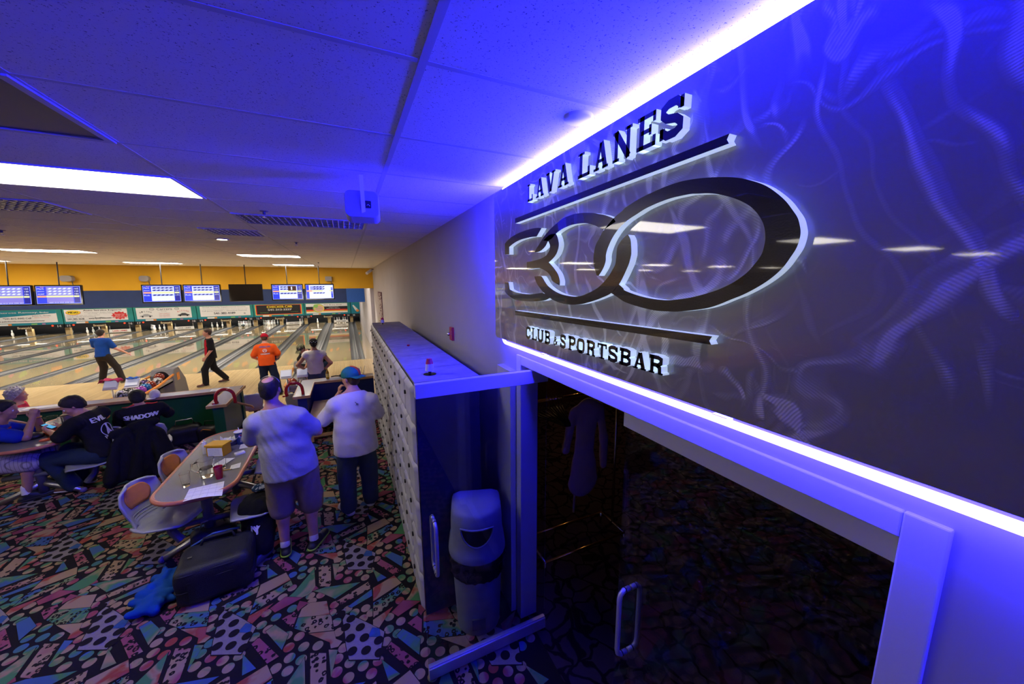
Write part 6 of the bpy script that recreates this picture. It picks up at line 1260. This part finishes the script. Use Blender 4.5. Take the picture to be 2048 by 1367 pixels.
# SHADOW player
t, I = person('seated player from behind in a black shirt printed SHADOW with red shoulder patches', (-2.73, 6.50, 0), R(20), scale=.93, J=dict(SIT, chest=(0, .10, .82), neck=(-.01, .16, .99), head=(-.02, .22, 1.10), look=(0, .85, -.5), shL=(-.21, .12, .95), shR=(.21, .12, .95), elL=(-.25, .28, .76), elR=(.29, .26, .78), wrL=(-.12, .45, .80), wrR=(.12, .45, .80)),
    h=.0095, shirt=dict(mat='c_black', sleeve=.95, hem=.08), pants=dict(mat='c_black', loose=.012), shoes=dict(mat='shoe_black'), hair=dict(mat='h_black', len=.010, drop=.02), fat=1.1)
decal(I, 'SHADOW', -.19, .845, .38, .062, 'text_white', bold=.012)
for s in (-1, 1): patch(I, lambda u, v, s=s: (s*(.06+.13*u), .10+.06*v, 1.0), 'c_red', 'shoulder_patch', n=(0, 0, 1), nu=4, nv=2, off=.008)
# ------------------------------------------------------------------ garments, shoes
def heap(name, label, cat, loc, caps, m, h=.012, fold=(.008, 30, 2), rot=0, k=.04):
    t = thing(name, label, cat, loc, rot); S = SDF(k)
    for q in caps: S.cap(*q)
    S.fold = folds(*fold); S.build('cloth', m, t, h); return t, S
def crumple(seed, n):
    rr = random.Random(seed); out = [((-.03, -.12, -.01), (.04, .12, .0), .07, .06)]
    for k in range(n):
        v = rr.uniform(-.20, .22); x = .05*v/.2+rr.uniform(-.09, .08); z = rr.uniform(-.01, .05)-abs(v)*.1+max(0, v)*.25; a = rr.uniform(0, PI); L = rr.uniform(.04, .09)
        out.append(((x-L*math.cos(a), v-L*math.sin(a), z), (x+L*math.cos(a), v+L*math.sin(a), z+rr.uniform(-.02, .03)), rr.uniform(.022, .034), rr.uniform(.016, .03)))
    return out
def drape(seed, n, w_, z0, z1):
    rr = random.Random(seed); out = [((-w_*.45, .02, z0-.03), (w_*.35, .02, z0), .06, .05, (0, 1, 0), .7)]
    for k in range(n):
        x = -w_+2*w_*k/(n-1); out.append(((x*.5, rr.uniform(-.02, .02), z0-.05-abs(x)*.4), (x*1.05+rr.uniform(-.05, .05), -.04+rr.uniform(-.07, .05), z1+rr.uniform(-.03, .20)), .04, rr.uniform(.055, .085)))
    return out
heap('draped_jacket', 'black jacket hanging to the floor over the chair of the phone player', 'jacket', (-2.75, 6.12, 0), drape(3, 9, .21, .76, .08), 'c_jacket', .012, (.004, 24, 1), R(35), k=.02)
heap('draped_jacket', 'black jacket draped over the back of the SHADOW player chair', 'jacket', (-2.57, 6.17, 0), drape(5, 10, .27, .81, .12), 'c_jacket', .012, (.004, 26, 4), R(10), k=.02)
t, S = heap('draped_trousers', 'black sports trousers with a white monogram hanging over the chair down to the slate clogs', 'trousers', (-.93, 3.95, 0), [((-.02, .06, .50), (.06, -.02, .50), .14, .12, (0, 0, 1), .5), ((.04, -.06, .47), (.02, -.16, .14), .12, .10, (0, 1, 0), .6), ((-.08, -.02, .47), (-.03, -.12, .12), .09, .08, (0, 1, 0), .7)], 'c_jacket', .011, (.006, 26, 3))
I2 = dict(T=S, t=t); decal(I2, 'N', -.05, .30, .06, .07, 'text_white', bold=.006); decal(I2, 'Y', -.03, .29, .06, .075, 'text_white', bold=.006)
MB().tube([(-.12, .0, .47), (-.15, -.03, .40), (-.145, -.04, .30), (-.15, -.04, .2)], .004, 6).build('drawcord', 'white_plastic', t, smooth=True)
heap('patterned_cloth', 'small blue and white patterned cloth on the black trousers', 'cloth', (-.93, 4.07, .60), [((-.02, 0, 0), (.06, .02, 0), .05, .05, (0, 0, 1), .6)], tie('bandana_cloth', [(0, (.02, .05, .12)), (.48, (.02, .05, .12)), (.52, (.5, .55, .65)), (1, (.5, .55, .65))], 30), .01, (.006, 50, 2))
heap('blue_jacket', 'crumpled bright blue jacket on the carpet beside the rolling bag', 'jacket', (-1.60, 3.66, .045), crumple(9, 26), 'c_bluejacket', .008, (.003, 40, 2), k=.022)
def clog(x, y, rot, label):
    t = thing('clog', label, 'shoe', (x, y, 0), rot); S = SDF(.02); S.cap((0, -.08, .04), (0, .10, .035), .045, .055, (0, 0, 1), .75); S.cap((0, -.08, .07), (0, -.03, .07), .045, .045); S.cap((0, .03, .06), (0, .09, .05), .05, .045); S.clip((0, 0, .005), (0, 0, -1)); S.clip((0, -.02, .105), (0, .25, 1)); S.build('upper', 'shoe_slate', t, .008)
    h_ = MB(); [h_.ball((dx, y_, .098-.25*(y_-.03)-abs(dx)*.25), .007, n=8) for dx in (-.03, 0, .03) for y_ in (.03, .06, .09)]; h_.build('vent_hole', 'black', t); MB().tube([(-.047, -.0, .075), (-.04, -.1, .085), (0, -.13, .085), (.04, -.1, .085), (.047, 0, .075)], .009, 6).build('heel_strap', 'shoe_slate', t, smooth=True)
clog(-1.03, 3.74, R(150), 'slate blue perforated clog, the nearer to the rolling bag'); clog(-.93, 3.78, R(140), 'slate blue perforated clog, the nearer to the man in tan shorts')
t = thing('white_cap', 'small white cap standing on the green counter beside the SHADOW player', 'cap', (-3.08, 7.84, .742)); S = SDF(.01); S.ell((0, 0, .05), (.07, .085, .09), .02); S.clip((0, 0, .0), (0, 0, -1)); S.build('crown', 'white_cloth', t, .009); MB().ball((-.02, -.09, .01), .06, sc=(1, 1, .12)).build('brim', 'white_plastic', t, smooth=True)
# hanging pale shirt dress
t = thing('hanging_shirt', 'pale lilac long-sleeved shirt on a hanger in the dark club room', 'shirt', (2.0, 2.62, 1.53)); S = SDF(.03)
S.cap((-.13, 0, -.08), (.12, 0, -.08), .04, .04, (0, 1, 0), .8); S.cap((0, 0, -.1), (-.02, 0, -.45), .13, .10, (0, 1, 0), .4); S.cap((-.02, 0, -.45), (-.03, 0, -.80), .11, .17, (0, 1, 0), .3); S.cap((.15, 0, -.1), (.22, .02, -.42), .045, .05, (0, 1, 0), .6); S.cap((.22, .02, -.42), (.24, .03, -.72), .05, .04, (0, 1, 0), .6); S.cap((-.16, 0, -.1), (-.24, 0, -.45), .045, .045, (0, 1, 0), .6); S.fold = folds(.006, 8, 2); S.build('cloth', 'c_dress', t, .011); MB().tube([(-.12, 0, -.8), (-.13, 0, -1.12)], .012, 6).build('belt_tail', 'c_dress', t, smooth=True)
# dim warm lamp of the club room
t = thing('ceiling_lamp', 'small warm lamp high in the dark club room', 'lamp', (3.4, 5.0, 2.9)); MB().ball((0, 0, 0), .09, n=14).build('bulb', mat('club_bulb', (1, .8, .5), .4, emit=(1, .55, .2), es=90), t, smooth=True); MB().bb(-.015, .015, -.015, .015, .08, .4).build('bracket', 'brass', t)
